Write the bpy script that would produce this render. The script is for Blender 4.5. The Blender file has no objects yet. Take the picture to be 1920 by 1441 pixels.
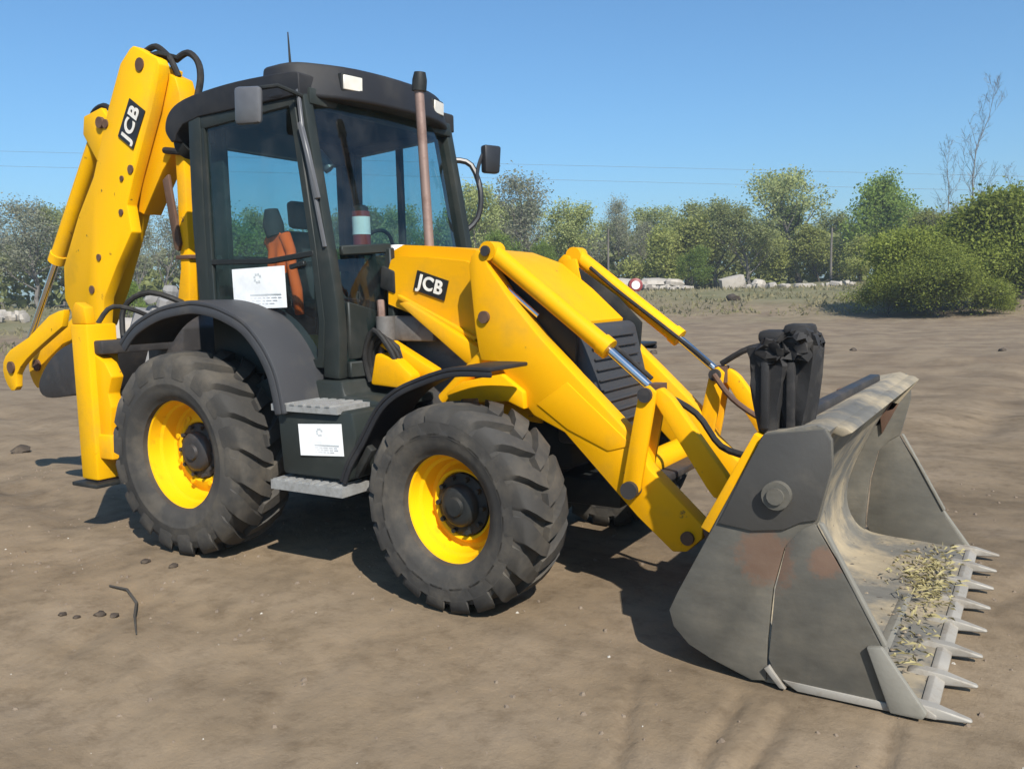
import bpy, bmesh, math, random
import numpy as np
from mathutils import Vector, Matrix
R = math.radians
SC = bpy.context.scene
COL = SC.collection

# ------------------------------------------------------------------ camera, sky, sun, exposure
cam = bpy.data.cameras.new('camera'); cam_o = bpy.data.objects.new('camera', cam); COL.objects.link(cam_o)
cam.sensor_width = 36.0; cam.lens = 30.05; cam.clip_start = 0.05; cam.clip_end = 2000
yaw, pitch, roll = -0.5568, -0.10664, -0.02507
fw = Vector((math.sin(yaw)*math.cos(pitch), math.cos(yaw)*math.cos(pitch), math.sin(pitch)))
rt = fw.cross(Vector((0, 0, 1))).normalized(); up = rt.cross(fw)
rt, up = rt*math.cos(roll)+up*math.sin(roll), up*math.cos(roll)-rt*math.sin(roll)
CAM = Vector((4.798, -4.645, 1.647))
cam_o.matrix_world = Matrix(((rt.x, up.x, -fw.x, CAM.x), (rt.y, up.y, -fw.y, CAM.y), (rt.z, up.z, -fw.z, CAM.z), (0, 0, 0, 1)))
SC.camera = cam_o

SUN = Vector((0.90, -0.70, 1.0)).normalized()
w = bpy.data.worlds.new('World'); SC.world = w; w.use_nodes = True
nt = w.node_tree
for n in list(nt.nodes): nt.nodes.remove(n)
sky = nt.nodes.new('ShaderNodeTexSky'); sky.sky_type = 'NISHITA'; sky.sun_disc = False
sky.sun_elevation = math.asin(SUN.z); sky.sun_rotation = math.atan2(SUN.x, SUN.y)
sky.altitude = 0; sky.air_density = 1.1; sky.dust_density = 1.0; sky.ozone_density = 10.0
bg = nt.nodes.new('ShaderNodeBackground'); bg.inputs[1].default_value = 0.10
wo = nt.nodes.new('ShaderNodeOutputWorld')
tm = nt.nodes.new('ShaderNodeMix'); tm.data_type = 'RGBA'; tm.blend_type = 'MULTIPLY'; tm.inputs[0].default_value = 1; tm.inputs[7].default_value = (.98, 1.14, 1.08, 1)
nt.links.new(sky.outputs[0], tm.inputs[6]); nt.links.new(tm.outputs[2], bg.inputs[0]); nt.links.new(bg.outputs[0], wo.inputs[0])
sl = bpy.data.lights.new('sun', 'SUN'); sl.energy = 5.0; sl.angle = R(0.53); sl.color = (1.0, 0.95, 0.87)
so = bpy.data.objects.new('sun', sl); COL.objects.link(so); so.rotation_euler = SUN.to_track_quat('Z', 'Y').to_euler()
so.location = SUN*50
SC.view_settings.view_transform = 'Standard'; SC.view_settings.look = 'None'
SC.view_settings.exposure = 0.5; SC.view_settings.gamma = 1.0; SC.view_settings.use_curve_mapping = False
SC.cycles.max_bounces = 8; SC.cycles.transparent_max_bounces = 16

# ------------------------------------------------------------------ materials
def mk(name):
    m = bpy.data.materials.new(name); m.use_nodes = True
    t = m.node_tree; b = t.nodes['Principled BSDF']
    return m, t, b
def node(t, typ, **kw):
    n = t.nodes.new(typ)
    for k, v in kw.items(): setattr(n, k, v)
    return n
def noise(t, scale, detail=4, rough=.6, coord='Object', dist=0.0):
    c = node(t, 'ShaderNodeTexCoord'); n = node(t, 'ShaderNodeTexNoise')
    n.inputs['Scale'].default_value = scale; n.inputs['Detail'].default_value = detail
    n.inputs['Roughness'].default_value = rough; n.inputs['Distortion'].default_value = dist
    t.links.new(c.outputs[coord], n.inputs['Vector']); return n
def ramp(t, src, stops):
    r = node(t, 'ShaderNodeValToRGB'); e = r.color_ramp.elements
    while len(e) < len(stops): e.new(.5)
    for i, (p, c) in enumerate(stops):
        e[i].position = p; e[i].color = (*c, 1) if len(c) == 3 else c
    t.links.new(src, r.inputs[0]); return r
def mixc(t, fac, a, b, blend='MIX'):
    m = node(t, 'ShaderNodeMix', data_type='RGBA', blend_type=blend)
    if isinstance(fac, float): m.inputs[0].default_value = fac
    else: t.links.new(fac, m.inputs[0])
    for i, v in ((6, a), (7, b)):
        if isinstance(v, tuple): m.inputs[i].default_value = (*v, 1)
        else: t.links.new(v, m.inputs[i])
    return m.outputs[2]
def bump(t, b, src, strength, dist=.01):
    n = node(t, 'ShaderNodeBump'); n.inputs['Strength'].default_value = strength; n.inputs['Distance'].default_value = dist
    t.links.new(src, n.inputs['Height']); t.links.new(n.outputs[0], b.inputs['Normal'])

def worn(name, base, dirt, rough=.45, metal=0.0, scale=3.0, lo=.5, hi=.75, spots=None, spot_lo=.68, bmp=.15, coat=0.0, bscale=40):
    m, t, b = mk(name)
    n1 = noise(t, scale, 6, .65); f1 = ramp(t, n1.outputs[0], [(lo, (0, 0, 0)), (hi, (1, 1, 1))])
    c = mixc(t, f1.outputs[0], base, dirt)
    n0 = noise(t, scale*.35, 3, .5); f0 = ramp(t, n0.outputs[0], [(.35, (.86, .86, .86)), (.65, (1.08, 1.08, 1.08))])
    c = mixc(t, 1.0, c, f0.outputs[0], 'MULTIPLY')
    if spots:
        n2 = noise(t, scale*5, 3, .6); f2 = ramp(t, n2.outputs[0], [(spot_lo, (0, 0, 0)), (spot_lo+.05, (1, 1, 1))])
        c = mixc(t, f2.outputs[0], c, spots)
    t.links.new(c, b.inputs['Base Color'])
    rr = ramp(t, n1.outputs[0], [(.3, (rough-.08,)*3), (.8, (min(1, rough+.3),)*3)])
    t.links.new(rr.outputs[0], b.inputs['Roughness'])
    b.inputs['Metallic'].default_value = metal; b.inputs['Specular IOR Level'].default_value = (.16 if base[0] > .7 else .28) if metal == 0 else .4
    b.inputs['Coat Weight'].default_value = coat
    n3 = noise(t, bscale, 4, .6); bump(t, b, n3.outputs[0], bmp, .006)
    return m
M = {}
M['yellow'] = worn('yellow_paint', (.76, .365, .001), (.50, .27, .025), .5, scale=2.2, lo=.52, hi=.80, spots=(.20, .11, .03), spot_lo=.705, bmp=.06)
M['yellow_boom'] = worn('chipped_yellow_paint', (.77, .40, .001), (.52, .29, .025), .5, scale=1.8, lo=.52, hi=.82, spots=(.12, .07, .02), spot_lo=.70, bmp=.06)
M['rim'] = worn('rim_yellow_paint', (.82, .44, .002), (.45, .19, .010), .5, scale=4.5, lo=.62, hi=.85, bmp=.05)
M['plastic'] = worn('dark_grey_plastic', (.045, .046, .05), (.085, .078, .068), .55, scale=2.0, bmp=.08, bscale=120)
M['roof'] = worn('black_roof_plastic', (.018, .018, .020), (.04, .038, .036), .5, scale=2.0, bmp=.05)
M['black'] = worn('black_paint', (.016, .018, .018), (.05, .046, .04), .5, scale=3.0, bmp=.08)
M['cabgreen'] = worn('black_cab_panel', (.022, .027, .025), (.045, .045, .04), .42, scale=3.0, bmp=.05)
M['rubber'] = worn('dusty_rubber', (.046, .043, .039), (.105, .09, .07), .85, scale=4.5, lo=.44, hi=.74, bmp=.3, bscale=30)
M['steel'] = worn('scraped_bucket_steel', (.105, .098, .082), (.165, .145, .112), .6, .15, scale=2.4, lo=.45, hi=.75, spots=(.23, .10, .055), spot_lo=.74, bmp=.2, bscale=25)
def stain(m, spots, col):
    t = m.node_tree; b = t.nodes['Principled BSDF']; src = b.inputs['Base Color'].links[0].from_socket
    for (p, r) in spots:
        g = node(t, 'ShaderNodeNewGeometry'); d = node(t, 'ShaderNodeVectorMath', operation='DISTANCE'); d.inputs[1].default_value = p; t.links.new(g.outputs['Position'], d.inputs[0])
        n = noise(t, 14, 8, .8); a = node(t, 'ShaderNodeMath', operation='MULTIPLY_ADD'); a.inputs[1].default_value = r*2.2; t.links.new(n.outputs[0], a.inputs[0]); t.links.new(d.outputs['Value'], a.inputs[2])
        mr = node(t, 'ShaderNodeMapRange'); mr.inputs[1].default_value = r*1.75; mr.inputs[2].default_value = r*2.15; mr.inputs[3].default_value = .55; mr.inputs[4].default_value = 0; t.links.new(a.outputs[0], mr.inputs[0])
        src = mixc(t, mr.outputs[0], src, col)
    t.links.new(src, b.inputs['Base Color'])
def scuff(m, rot, a, b_, scale=(30, 1.2, 30)):
    t = m.node_tree; b = t.nodes['Principled BSDF']; src = b.inputs['Base Color'].links[0].from_socket
    tc = node(t, 'ShaderNodeTexCoord'); mp = node(t, 'ShaderNodeMapping'); mp.inputs['Rotation'].default_value = rot; mp.inputs['Scale'].default_value = scale; t.links.new(tc.outputs['Object'], mp.inputs[0])
    n = node(t, 'ShaderNodeTexNoise'); n.inputs['Scale'].default_value = 1.0; n.inputs['Detail'].default_value = 6; n.inputs['Roughness'].default_value = .7; t.links.new(mp.outputs[0], n.inputs['Vector'])
    t.links.new(mixc(t, 1.0, src, ramp(t, n.outputs[0], [(.30, a), (.5, (1, 1, 1)), (.68, b_)]).outputs[0], 'MULTIPLY'), b.inputs['Base Color'])
scuff(M['steel'], (0, R(25), 0), (.86, .85, .83), (1.16, 1.15, 1.12), (5, 12, 16))
stain(M['steel'], [((3.86, -1.175, .53), .13), ((4.09, -1.175, .545), .075)], (.19, .095, .055))
M['steel_light'] = worn('dusty_worn_steel', (.22, .205, .17), (.15, .14, .115), .6, .1, scale=5.0, bmp=.2)
M['steel_in'] = worn('muddy_bucket_steel', (.135, .128, .112), (.29, .24, .165), .8, .05, scale=2.6, lo=.44, hi=.58, spots=(.075, .065, .055), spot_lo=.66, bmp=.5, bscale=14)
scuff(M['steel_in'], (0, 0, 0), (.84, .83, .80), (1.18, 1.15, 1.1), (5, 12, 5))
M['bright'] = worn('worn_bright_steel', (.31, .285, .245), (.21, .175, .135), .6, .2, scale=10.0, bmp=.2)
M['tread'] = worn('aluminium_tread_plate', (.33, .33, .32), (.22, .21, .19), .5, .3, scale=24.0, lo=.45, hi=.75, bmp=.3)
M['dark_steel'] = worn('dark_worn_steel', (.045, .042, .042), (.085, .072, .062), .5, .3, scale=6.0, bmp=.35, bscale=22)
M['steel_dark'] = worn('dark_scraped_steel', (.060, .057, .052), (.11, .098, .08), .6, .1, scale=3.0, lo=.48, hi=.75, bmp=.25, bscale=22)
M['fork_steel'] = worn('black_scuffed_steel', (.022, .021, .021), (.065, .058, .052), .7, 0, scale=9.0, bmp=.6, bscale=16)
M['rust'] = worn('rusty_steel', (.10, .055, .035), (.17, .10, .06), .7, .1, scale=6.0, bmp=.3)
M['exhaust'] = worn('weathered_exhaust_steel', (.26, .18, .15), (.15, .09, .07), .5, .35, scale=5.0, bmp=.1)
M['seat'] = worn('dark_seat_fabric', (.03, .03, .033), (.05, .05, .05), .85, scale=8)
M['orange'] = worn('orange_fabric', (.95, .13, .02), (.85, .10, .015), .8, scale=8)
M['hose'] = worn('black_hose_rubber', (.018, .017, .016), (.05, .045, .04), .6, scale=9)
M['gunk'] = worn('grey_engine_block', (.16, .15, .14), (.08, .07, .06), .6, .2, scale=8)

def simple(name, col, rough=.5, metal=0.0):
    m, t, b = mk(name); n = noise(t, 12, 3); r = ramp(t, n.outputs[0], [(.3, tuple(x*.88 for x in col)), (.7, tuple(min(1, x*1.06) for x in col))])
    t.links.new(r.outputs[0], b.inputs['Base Color']); b.inputs['Roughness'].default_value = rough; b.inputs['Metallic'].default_value = metal
    return m
M['chrome'] = simple('chrome_rod', (.72, .71, .70), .16, 1.0)
M['paper'] = simple('white_paper', (.80, .80, .79), .6)
M['ink'] = simple('grey_print', (.52, .54, .54), .7)
M['ink2'] = simple('pale_print', (.66, .66, .66), .7)
M['white'] = simple('white_paint', (.75, .74, .72), .5)
M['red'] = simple('dull_red_paint', (.22, .03, .03), .5)
M['decal'] = simple('black_decal', (.014, .012, .010), .35)
M['letter'] = simple('decal_white', (.72, .68, .60), .4)
M['lens'] = simple('pale_lamp_lens', (.66, .62, .54), .15)
M['mirror'] = simple('mirror_housing', (.11, .11, .115), .35)
M['mirror_dark'] = simple('black_mirror_housing', (.02, .02, .022), .4)
M['yellow_int'] = simple('yellow_plastic', (.42, .30, .06), .6)

def glass(name, tint):
    m = bpy.data.materials.new(name); m.use_nodes = True; t = m.node_tree
    for n in list(t.nodes): t.nodes.remove(n)
    o = node(t, 'ShaderNodeOutputMaterial'); tr = node(t, 'ShaderNodeBsdfTransparent'); gl = node(t, 'ShaderNodeBsdfGlossy')
    tr.inputs[0].default_value = (*tint, 1); gl.inputs['Roughness'].default_value = .03
    lw = node(t, 'ShaderNodeLayerWeight'); pw = node(t, 'ShaderNodeMath', operation='POWER'); pw.inputs[1].default_value = 5; t.links.new(lw.outputs['Facing'], pw.inputs[0])
    fr = node(t, 'ShaderNodeMath', operation='MULTIPLY_ADD'); fr.inputs[1].default_value = .9; fr.inputs[2].default_value = .06; t.links.new(pw.outputs[0], fr.inputs[0])
    nz = noise(t, 5, 4); rr = ramp(t, nz.outputs[0], [(.4, (.0,)*3), (.75, (.05,)*3)])
    df = node(t, 'ShaderNodeBsdfDiffuse'); df.inputs[0].default_value = (.35, .34, .32, 1)
    mx = node(t, 'ShaderNodeMixShader'); mx2 = node(t, 'ShaderNodeMixShader')
    t.links.new(rr.outputs[0], mx2.inputs[0]); t.links.new(tr.outputs[0], mx2.inputs[1]); t.links.new(df.outputs[0], mx2.inputs[2])
    t.links.new(fr.outputs[0], mx.inputs[0]); t.links.new(mx2.outputs[0], mx.inputs[1]); t.links.new(gl.outputs[0], mx.inputs[2])
    t.links.new(mx.outputs[0], o.inputs[0]); return m
M['glass'] = glass('tinted_cab_glass', (.54, .71, .73))

# ------------------------------------------------------------------ mesh helpers
def link(name, me, mat, parent=None, smooth=38):
    o = bpy.data.objects.new(name, me); COL.objects.link(o)
    if isinstance(mat, (list, tuple)):
        for x in mat: me.materials.append(M.get(x, x) if isinstance(x, str) else x)
    elif not len(me.materials): me.materials.append(M[mat] if isinstance(mat, str) else mat)
    if smooth:
        me.polygons.foreach_set('use_smooth', [True]*len(me.polygons)); me.set_sharp_from_angle(angle=R(smooth))
    if parent: o.parent = parent
    return o
def fin(name, bm, mat, parent=None, smooth=38):
    bmesh.ops.recalc_face_normals(bm, faces=bm.faces)
    me = bpy.data.meshes.new(name); bm.to_mesh(me); bm.free()
    return link(name, me, mat, parent, smooth)
def raw(name, v, f, mat, parent=None, smooth=0):
    me = bpy.data.meshes.new(name); me.from_pydata([tuple(x) for x in v], [], f); me.update()
    return link(name, me, mat, parent, smooth)
def thing(name, label, cat, group=None, loc=(0, 0, 0), rz=0):
    o = bpy.data.objects.new(name, None); COL.objects.link(o); o.location = loc; o.rotation_euler = (0, 0, rz)
    o.empty_display_size = .2
    return tag(o, label, cat, group)
def tag(o, label=None, cat=None, group=None, kind=None):
    if label: o['label'] = label
    if cat: o['category'] = cat
    if group: o['group'] = group
    if kind: o['kind'] = kind
    return o
def bev(bm, off, seg=2, ang=25):
    if off <= 0: return
    es = [e for e in bm.edges if len(e.link_faces) == 2 and e.calc_face_angle(0) > R(ang)]
    bmesh.ops.bevel(bm, geom=es, offset=off, segments=seg, affect='EDGES', clamp_overlap=True, profile=.5)
def add_prism(bm, pts, y0, y1, axis='y'):
    """closed outline (a,b) pushed out along an axis"""
    def P(a, b, c): return {'y': (a, c, b), 'x': (c, a, b), 'z': (a, b, c)}[axis]
    A = [bm.verts.new(P(a, b, y0)) for a, b in pts]; B = [bm.verts.new(P(a, b, y1)) for a, b in pts]
    n = len(pts)
    bm.faces.new(A); bm.faces.new(B[::-1])
    for i in range(n): bm.faces.new((A[i], B[i], B[(i+1) % n], A[(i+1) % n]))
    return A+B
def prism(name, pts, y0, y1, mat, parent, b=.012, axis='y', seg=2):
    bm = bmesh.new(); add_prism(bm, pts, y0, y1, axis); bmesh.ops.recalc_face_normals(bm, faces=bm.faces); bev(bm, b, seg)
    return fin(name, bm, mat, parent)
def add_box(bm, x0, x1, y0, y1, z0, z1): return add_prism(bm, [(x0, z0), (x1, z0), (x1, z1), (x0, z1)], y0, y1)
def box(name, x0, x1, y0, y1, z0, z1, mat, parent, b=.012):
    return prism(name, [(x0, z0), (x1, z0), (x1, z1), (x0, z1)], y0, y1, mat, parent, b)
def add_tube(bm, pts, r, n=10, cap=True):
    pts = [Vector(p) for p in pts]; rs = r if isinstance(r, (list, tuple)) else [r]*len(pts)
    rings = []; prev = None
    for i, p in enumerate(pts):
        d = (pts[min(i+1, len(pts)-1)]-pts[max(i-1, 0)]).normalized()
        if prev is None:
            u = d.orthogonal().normalized()
        else:
            u = (prev-d*prev.dot(d)).normalized()
        prev = u; v = d.cross(u)
        rings.append([bm.verts.new(p+(u*math.cos(2*math.pi*k/n)+v*math.sin(2*math.pi*k/n))*rs[i]) for k in range(n)])
    for a, b_ in zip(rings, rings[1:]):
        for k in range(n): bm.faces.new((a[k], a[(k+1) % n], b_[(k+1) % n], b_[k]))
    if cap: bm.faces.new(rings[0][::-1]); bm.faces.new(rings[-1])
def tube(name, pts, r, mat, parent, n=12):
    bm = bmesh.new(); add_tube(bm, pts, r, n); return fin(name, bm, mat, parent)
def add_bar(bm, p, q, wx, wy, side=(0, 1, 0)):
    """rectangular bar from p to q; wy along 'side', wx across it"""
    p, q = Vector(p), Vector(q); d = (q-p).normalized(); s = Vector(side); s = (s-d*s.dot(d)).normalized(); u = d.cross(s)
    vs = []
    for c in (p, q):
        vs.append([bm.verts.new(c+s*a*wy/2+u*b*wx/2) for a, b in ((-1, -1), (1, -1), (1, 1), (-1, 1))])
    a, b = vs
    bm.faces.new(a[::-1]); bm.faces.new(b)
    for k in range(4): bm.faces.new((a[k], a[(k+1) % 4], b[(k+1) % 4], b[k]))
def add_sweep(bm, pts, wx, wy, side=(0, 1, 0)):
    P = [Vector(p) for p in pts]; s0 = Vector(side); rings = []; closed = (P[0]-P[-1]).length < 1e-5
    if closed: P = P[:-1]
    n = len(P)
    for i, p in enumerate(P):
        a = P[(i-1) % n] if closed or i else p; c = P[(i+1) % n] if closed or i < n-1 else p
        d1 = (p-a).normalized() if (p-a).length > 1e-6 else (c-p).normalized(); d2 = (c-p).normalized() if (c-p).length > 1e-6 else d1
        d = (d1+d2).normalized(); k = 1/max(.5, d.dot(d1)); s_ = (s0-d*s0.dot(d)).normalized(); u = d.cross(s_)
        rings.append([bm.verts.new(p+s_*a_*wy/2+u*b_*wx/2*k) for a_, b_ in ((-1, -1), (1, -1), (1, 1), (-1, 1))])
    pr = list(zip(rings, rings[1:]))+([(rings[-1], rings[0])] if closed else [])
    for a, b_ in pr:
        for k in range(4): bm.faces.new((a[k], a[(k+1) % 4], b_[(k+1) % 4], b_[k]))
    if not closed: bm.faces.new(rings[0][::-1]); bm.faces.new(rings[-1])
def bar(name, p, q, wx, wy, mat, parent, b=.01, side=(0, 1, 0)):
    bm = bmesh.new(); add_bar(bm, p, q, wx, wy, side); bmesh.ops.recalc_face_normals(bm, faces=bm.faces); bev(bm, b); return fin(name, bm, mat, parent)
def chain(name, pts, wx, wy, mat, parent, b=.008, side=(0, 1, 0)):
    bm = bmesh.new()
    add_sweep(bm, pts, wx, wy, side)
    bmesh.ops.recalc_face_normals(bm, faces=bm.faces); bev(bm, b, 1); return fin(name, bm, mat, parent)
def add_lathe(bm, prof, seg=48, close=False):
    """profile (y, r) turned about the y axis"""
    rings = []
    for y, r in prof:
        rings.append([bm.verts.new((r*math.cos(2*math.pi*k/seg), y, r*math.sin(2*math.pi*k/seg))) for k in range(seg)] if r > 1e-4 else [bm.verts.new((0, y, 0))])
    prs = list(zip(rings, rings[1:]))
    if close: prs.append((rings[-1], rings[0]))
    for a, b in prs:
        for k in range(seg):
            k2 = (k+1) % seg
            if len(a) == 1 and len(b) == 1: continue
            if len(a) == 1: bm.faces.new((a[0], b[k2], b[k]))
            elif len(b) == 1: bm.faces.new((a[k], a[k2], b[0]))
            else: bm.faces.new((a[k], a[k2], b[k2], b[k]))
def sheet(name, prof, y0, y1, th, mat, parent, b=.006, flange=0.0, ny=1):
    """bent sheet: profile (x,z) with thickness, between y0 and y1"""
    n = len(prof); P = [Vector((a, 0, c)) for a, c in prof]; off = []
    for i in range(n):
        d = (P[min(i+1, n-1)]-P[max(i-1, 0)]).normalized(); off.append(Vector((d.z, 0, -d.x)))
    lo = [(p+o*th) for p, o in zip(P, off)]
    pts = [(p.x, p.z) for p in P]+[(p.x, p.z) for p in reversed(lo)]
    bm = bmesh.new(); add_prism(bm, pts, y0, y1)
    if flange:
        lo2 = [(p+o*(th+flange)) for p, o in zip(P, off)]; s = 1 if y1 > y0 else -1
        add_prism(bm, [(p.x, p.z) for p in lo]+[(p.x, p.z) for p in reversed(lo2)], y0, y0+s*.02)
    bmesh.ops.recalc_face_normals(bm, faces=bm.faces); bev(bm, b); return fin(name, bm, mat, parent)
def smoothline(pts, k=4):
    """Catmull-Rom through points"""
    P = [np.array(p, float) for p in pts]; out = []
    for i in range(len(P)-1):
        a, b, c, d = P[max(i-1, 0)], P[i], P[i+1], P[min(i+2, len(P)-1)]
        for j in range(k):
            t = j/k; out.append(.5*((2*b)+(-a+c)*t+(2*a-5*b+4*c-d)*t*t+(-a+3*b-3*c+d)*t**3))
    out.append(P[-1]); return [tuple(p) for p in out]
def lettering(name, body, size, mat, parent, mw, shear=.0, off=.02):
    cu = bpy.data.curves.new(name, 'FONT'); cu.body = body; cu.size = size; cu.align_x = 'CENTER'; cu.align_y = 'CENTER'
    cu.offset = off*size; cu.extrude = .002; cu.shear = shear; cu.space_character = 1.12
    t = bpy.data.objects.new('tmp', cu); COL.objects.link(t); bpy.context.view_layer.update()
    me = bpy.data.meshes.new_from_object(t.evaluated_get(bpy.context.evaluated_depsgraph_get())); bpy.data.objects.remove(t)
    me.transform(mw); return link(name, me, mat, parent, 0)

# ------------------------------------------------------------------ ground
rng = np.random.default_rng(7)
_perm = rng.random((256, 256))
def vnoise(x, y):
    xi = np.floor(x).astype(int); yi = np.floor(y).astype(int); fx = x-xi; fy = y-yi
    fx = fx*fx*(3-2*fx); fy = fy*fy*(3-2*fy)
    g = lambda a, b: _perm[a % 256, b % 256]
    return ((g(xi, yi)*(1-fx)+g(xi+1, yi)*fx)*(1-fy)+(g(xi, yi+1)*(1-fx)+g(xi+1, yi+1)*fx)*fy)*2-1
def sstep(a, b, x): t = np.clip((x-a)/(b-a), 0, 1); return t*t*(3-2*t)
RUTS = [((3.30, -1.20), (3.70, -2.5), .026, .024), ((3.77, -1.30), (3.86, -2.4), .028, .030), ((4.0, -1.35), (3.95, -2.4), .032, .036), ((4.35, -1.25), (4.37, -2.1), .028, .028),
        ((4.60, .24), (4.95, -.6), .05, .035), ((5.2, 2.2), (4.62, .3), .06, .03), ((-3.5, -1.75), (2.6, -3.0), .20, .022), ((-3.5, -.9), (1.9, -2.05), .16, .020), ((.3, -1.5), (1.3, -3.2), .07, .014), ((.9, -1.5), (2.0, -3.2), .07, .014),
        ((1.9, -1.5), (2.5, -3.0), .09, .014), ((-9, 1.2), (-1.6, -.9), .22, .05), ((-9, 2.4), (-2.2, .2), .25, .05), ((5.5, 6), (7.5, 14), .35, .08), ((4.2, 6), (5.0, 15), .35, .07), ((-1, 9), (5, 10.5), .3, .06), ((-3, 14), (6, 15.5), .4, .07)]
def terrain(x, y):
    x = np.asarray(x, float); y = np.asarray(y, float)
    d = np.hypot(x-4.8, y+4.65); b = np.degrees(np.arctan2(y+4.65, x-4.8)) % 360
    amp = np.interp(b, [70, 105, 150, 175], [1.2, 2.0, 1.3, .6])
    z = -.035+sstep(41, 62, d)*amp*np.clip(.9+.25*vnoise(x*.12, y*.12), 0, 2)
    z += np.clip((d-62)/240, 0, 1.4)*1.5
    near = np.clip(1-(d-8)/30, .35, 1)
    z += .026*near*vnoise(x*.55+3, y*.55)+(.006+.006*sstep(6, 14, d))*vnoise(x*1.7, y*1.7+9)+.0035*vnoise(x*4.1, y*4.1)+.004*vnoise(x*9.7, y*9.7)
    farb = sstep(9, 22, d)
    z += farb*(.09*vnoise(x*.31, y*.31+5)+.05*vnoise(x*.9+1, y*.9))
    for (a, c, wd, dp) in RUTS:
        ax, ay = a; dx, dy = c[0]-ax, c[1]-ay; L = math.hypot(dx, dy)
        t = np.clip(((x-ax)*dx+(y-ay)*dy)/L/L, 0, 1); q = np.hypot(x-ax-t*dx+.03*vnoise(x*5, y*5), y-ay-t*dy)
        z += -dp*np.exp(-(q/wd)**2)*(.65+.5*vnoise(x*3+7, y*3))+.18*dp*np.exp(-((q-2.0*wd)/wd)**2)
    # flat where the wheels and the shovel stand
    pad = np.exp(-(((x-4.0)/.7)**2+((y)/1.3)**2)**2); z = z*(1-pad*.8)+(-.025)*pad*.8
    return z
def tz(x, y): return float(terrain(np.array([x]), np.array([y]))[0])
def axis(lo, hi, step0, core0, core1, grow):
    a = list(np.arange(core0, core1, step0)); s = step0; v = a[-1]
    while v < hi: s *= grow; v += s; a.append(v)
    s = step0; v = a[0]; L = []
    while v > lo: s *= grow; v -= s; L.append(v)
    return np.array(L[::-1]+a)
gx = axis(-420, 420, .034, -3.0, 5.4, 1.035); gy = axis(-60, 460, .034, -3.6, 2.6, 1.035)
GX, GY = np.meshgrid(gx, gy); GZ = terrain(GX, GY)
nx, ny = len(gx), len(gy)
me = bpy.data.meshes.new('ground'); me.vertices.add(nx*ny)
me.vertices.foreach_set('co', np.stack([GX, GY, GZ], -1).ravel())
I = np.arange(nx*ny).reshape(ny, nx); Q = np.stack([I[:-1, :-1], I[:-1, 1:], I[1:, 1:], I[1:, :-1]], -1).reshape(-1, 4)
me.loops.add(Q.size); me.polygons.add(len(Q)); me.loops.foreach_set('vertex_index', Q.ravel())
me.polygons.foreach_set('loop_start', np.arange(0, Q.size, 4)); me.polygons.foreach_set('loop_total', np.full(len(Q), 4)); me.update()
m, t, b = mk('packed_dirt')
n1 = noise(t, .9, 8, .62); c1 = ramp(t, n1.outputs[0], [(.30, (.142, .107, .070)), (.5, (.200, .153, .102)), (.72, (.242, .190, .133))])
n2 = noise(t, .16, 6, .6); c2 = ramp(t, n2.outputs[0], [(.38, (.80, .78, .76)), (.62, (1.1, 1.08, 1.05))])
c = mixc(t, 1.0, c1.outputs[0], c2.outputs[0], 'MULTIPLY')
n4 = noise(t, 7, 6, .7); c4 = ramp(t, n4.outputs[0], [(.30, (.72, .70, .68)), (.5, (1, 1, 1)), (.72, (1.12, 1.1, 1.06))])
c = mixc(t, 1.0, c, c4.outputs[0], 'MULTIPLY')
mp = node(t, 'ShaderNodeMapping'); mp.inputs['Rotation'].default_value = (0, 0, .35); mp.inputs['Scale'].default_value = (.16, 1.5, 1); tcx = node(t, 'ShaderNodeTexCoord'); t.links.new(tcx.outputs['Object'], mp.inputs[0])
n8 = node(t, 'ShaderNodeTexNoise'); n8.inputs['Scale'].default_value = 1.1; n8.inputs['Detail'].default_value = 7; n8.inputs['Roughness'].default_value = .6; t.links.new(mp.outputs[0], n8.inputs['Vector'])
c = mixc(t, 1.0, c, ramp(t, n8.outputs[0], [(.32, (.74, .73, .72)), (.48, (1, 1, 1)), (.70, (1.07, 1.06, 1.04))]).outputs[0], 'MULTIPLY')
# farther out the yard turns sandy, then grows thin dry grass
ge = node(t, 'ShaderNodeNewGeometry'); dv = node(t, 'ShaderNodeVectorMath', operation='DISTANCE'); dv.inputs[1].default_value = (4.8, -4.65, 0)
t.links.new(ge.outputs['Position'], dv.inputs[0])
n5 = noise(t, .11, 6, .65)
ad = node(t, 'ShaderNodeMath', operation='MULTIPLY_ADD'); ad.inputs[1].default_value = 26; t.links.new(n5.outputs[0], ad.inputs[0]); t.links.new(dv.outputs['Value'], ad.inputs[2])
def dramp(a, z):
    mr = node(t, 'ShaderNodeMapRange'); mr.inputs[1].default_value = a; mr.inputs[2].default_value = z; t.links.new(ad.outputs[0], mr.inputs[0]); return mr.outputs[0]
c = mixc(t, dramp(24, 38), c, mixc(t, ramp(t, n1.outputs[0], [(.4, (0, 0, 0)), (.6, (1, 1, 1))]).outputs[0], (.155, .115, .078), (.215, .166, .110)))
n6 = noise(t, .5, 8, .75)
c = mixc(t, dramp(55, 66), c, ramp(t, n6.outputs[0], [(.3, (.085, .09, .038)), (.5, (.15, .138, .075)), (.7, (.20, .175, .108))]).outputs[0])
t.links.new(c, b.inputs['Base Color']); b.inputs['Roughness'].default_value = .95; b.inputs['Specular IOR Level'].default_value = .15
n3 = noise(t, 16, 10, .72); n7 = noise(t, 60, 6, .7)
s = node(t, 'ShaderNodeMath', operation='MULTIPLY_ADD'); s.inputs[1].default_value = .35; t.links.new(n7.outputs[0], s.inputs[0]); t.links.new(n3.outputs[0], s.inputs[2])
bump(t, b, s.outputs[0], .42, .022)
tag(link('ground', me, m, None, 180), kind='structure')

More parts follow.
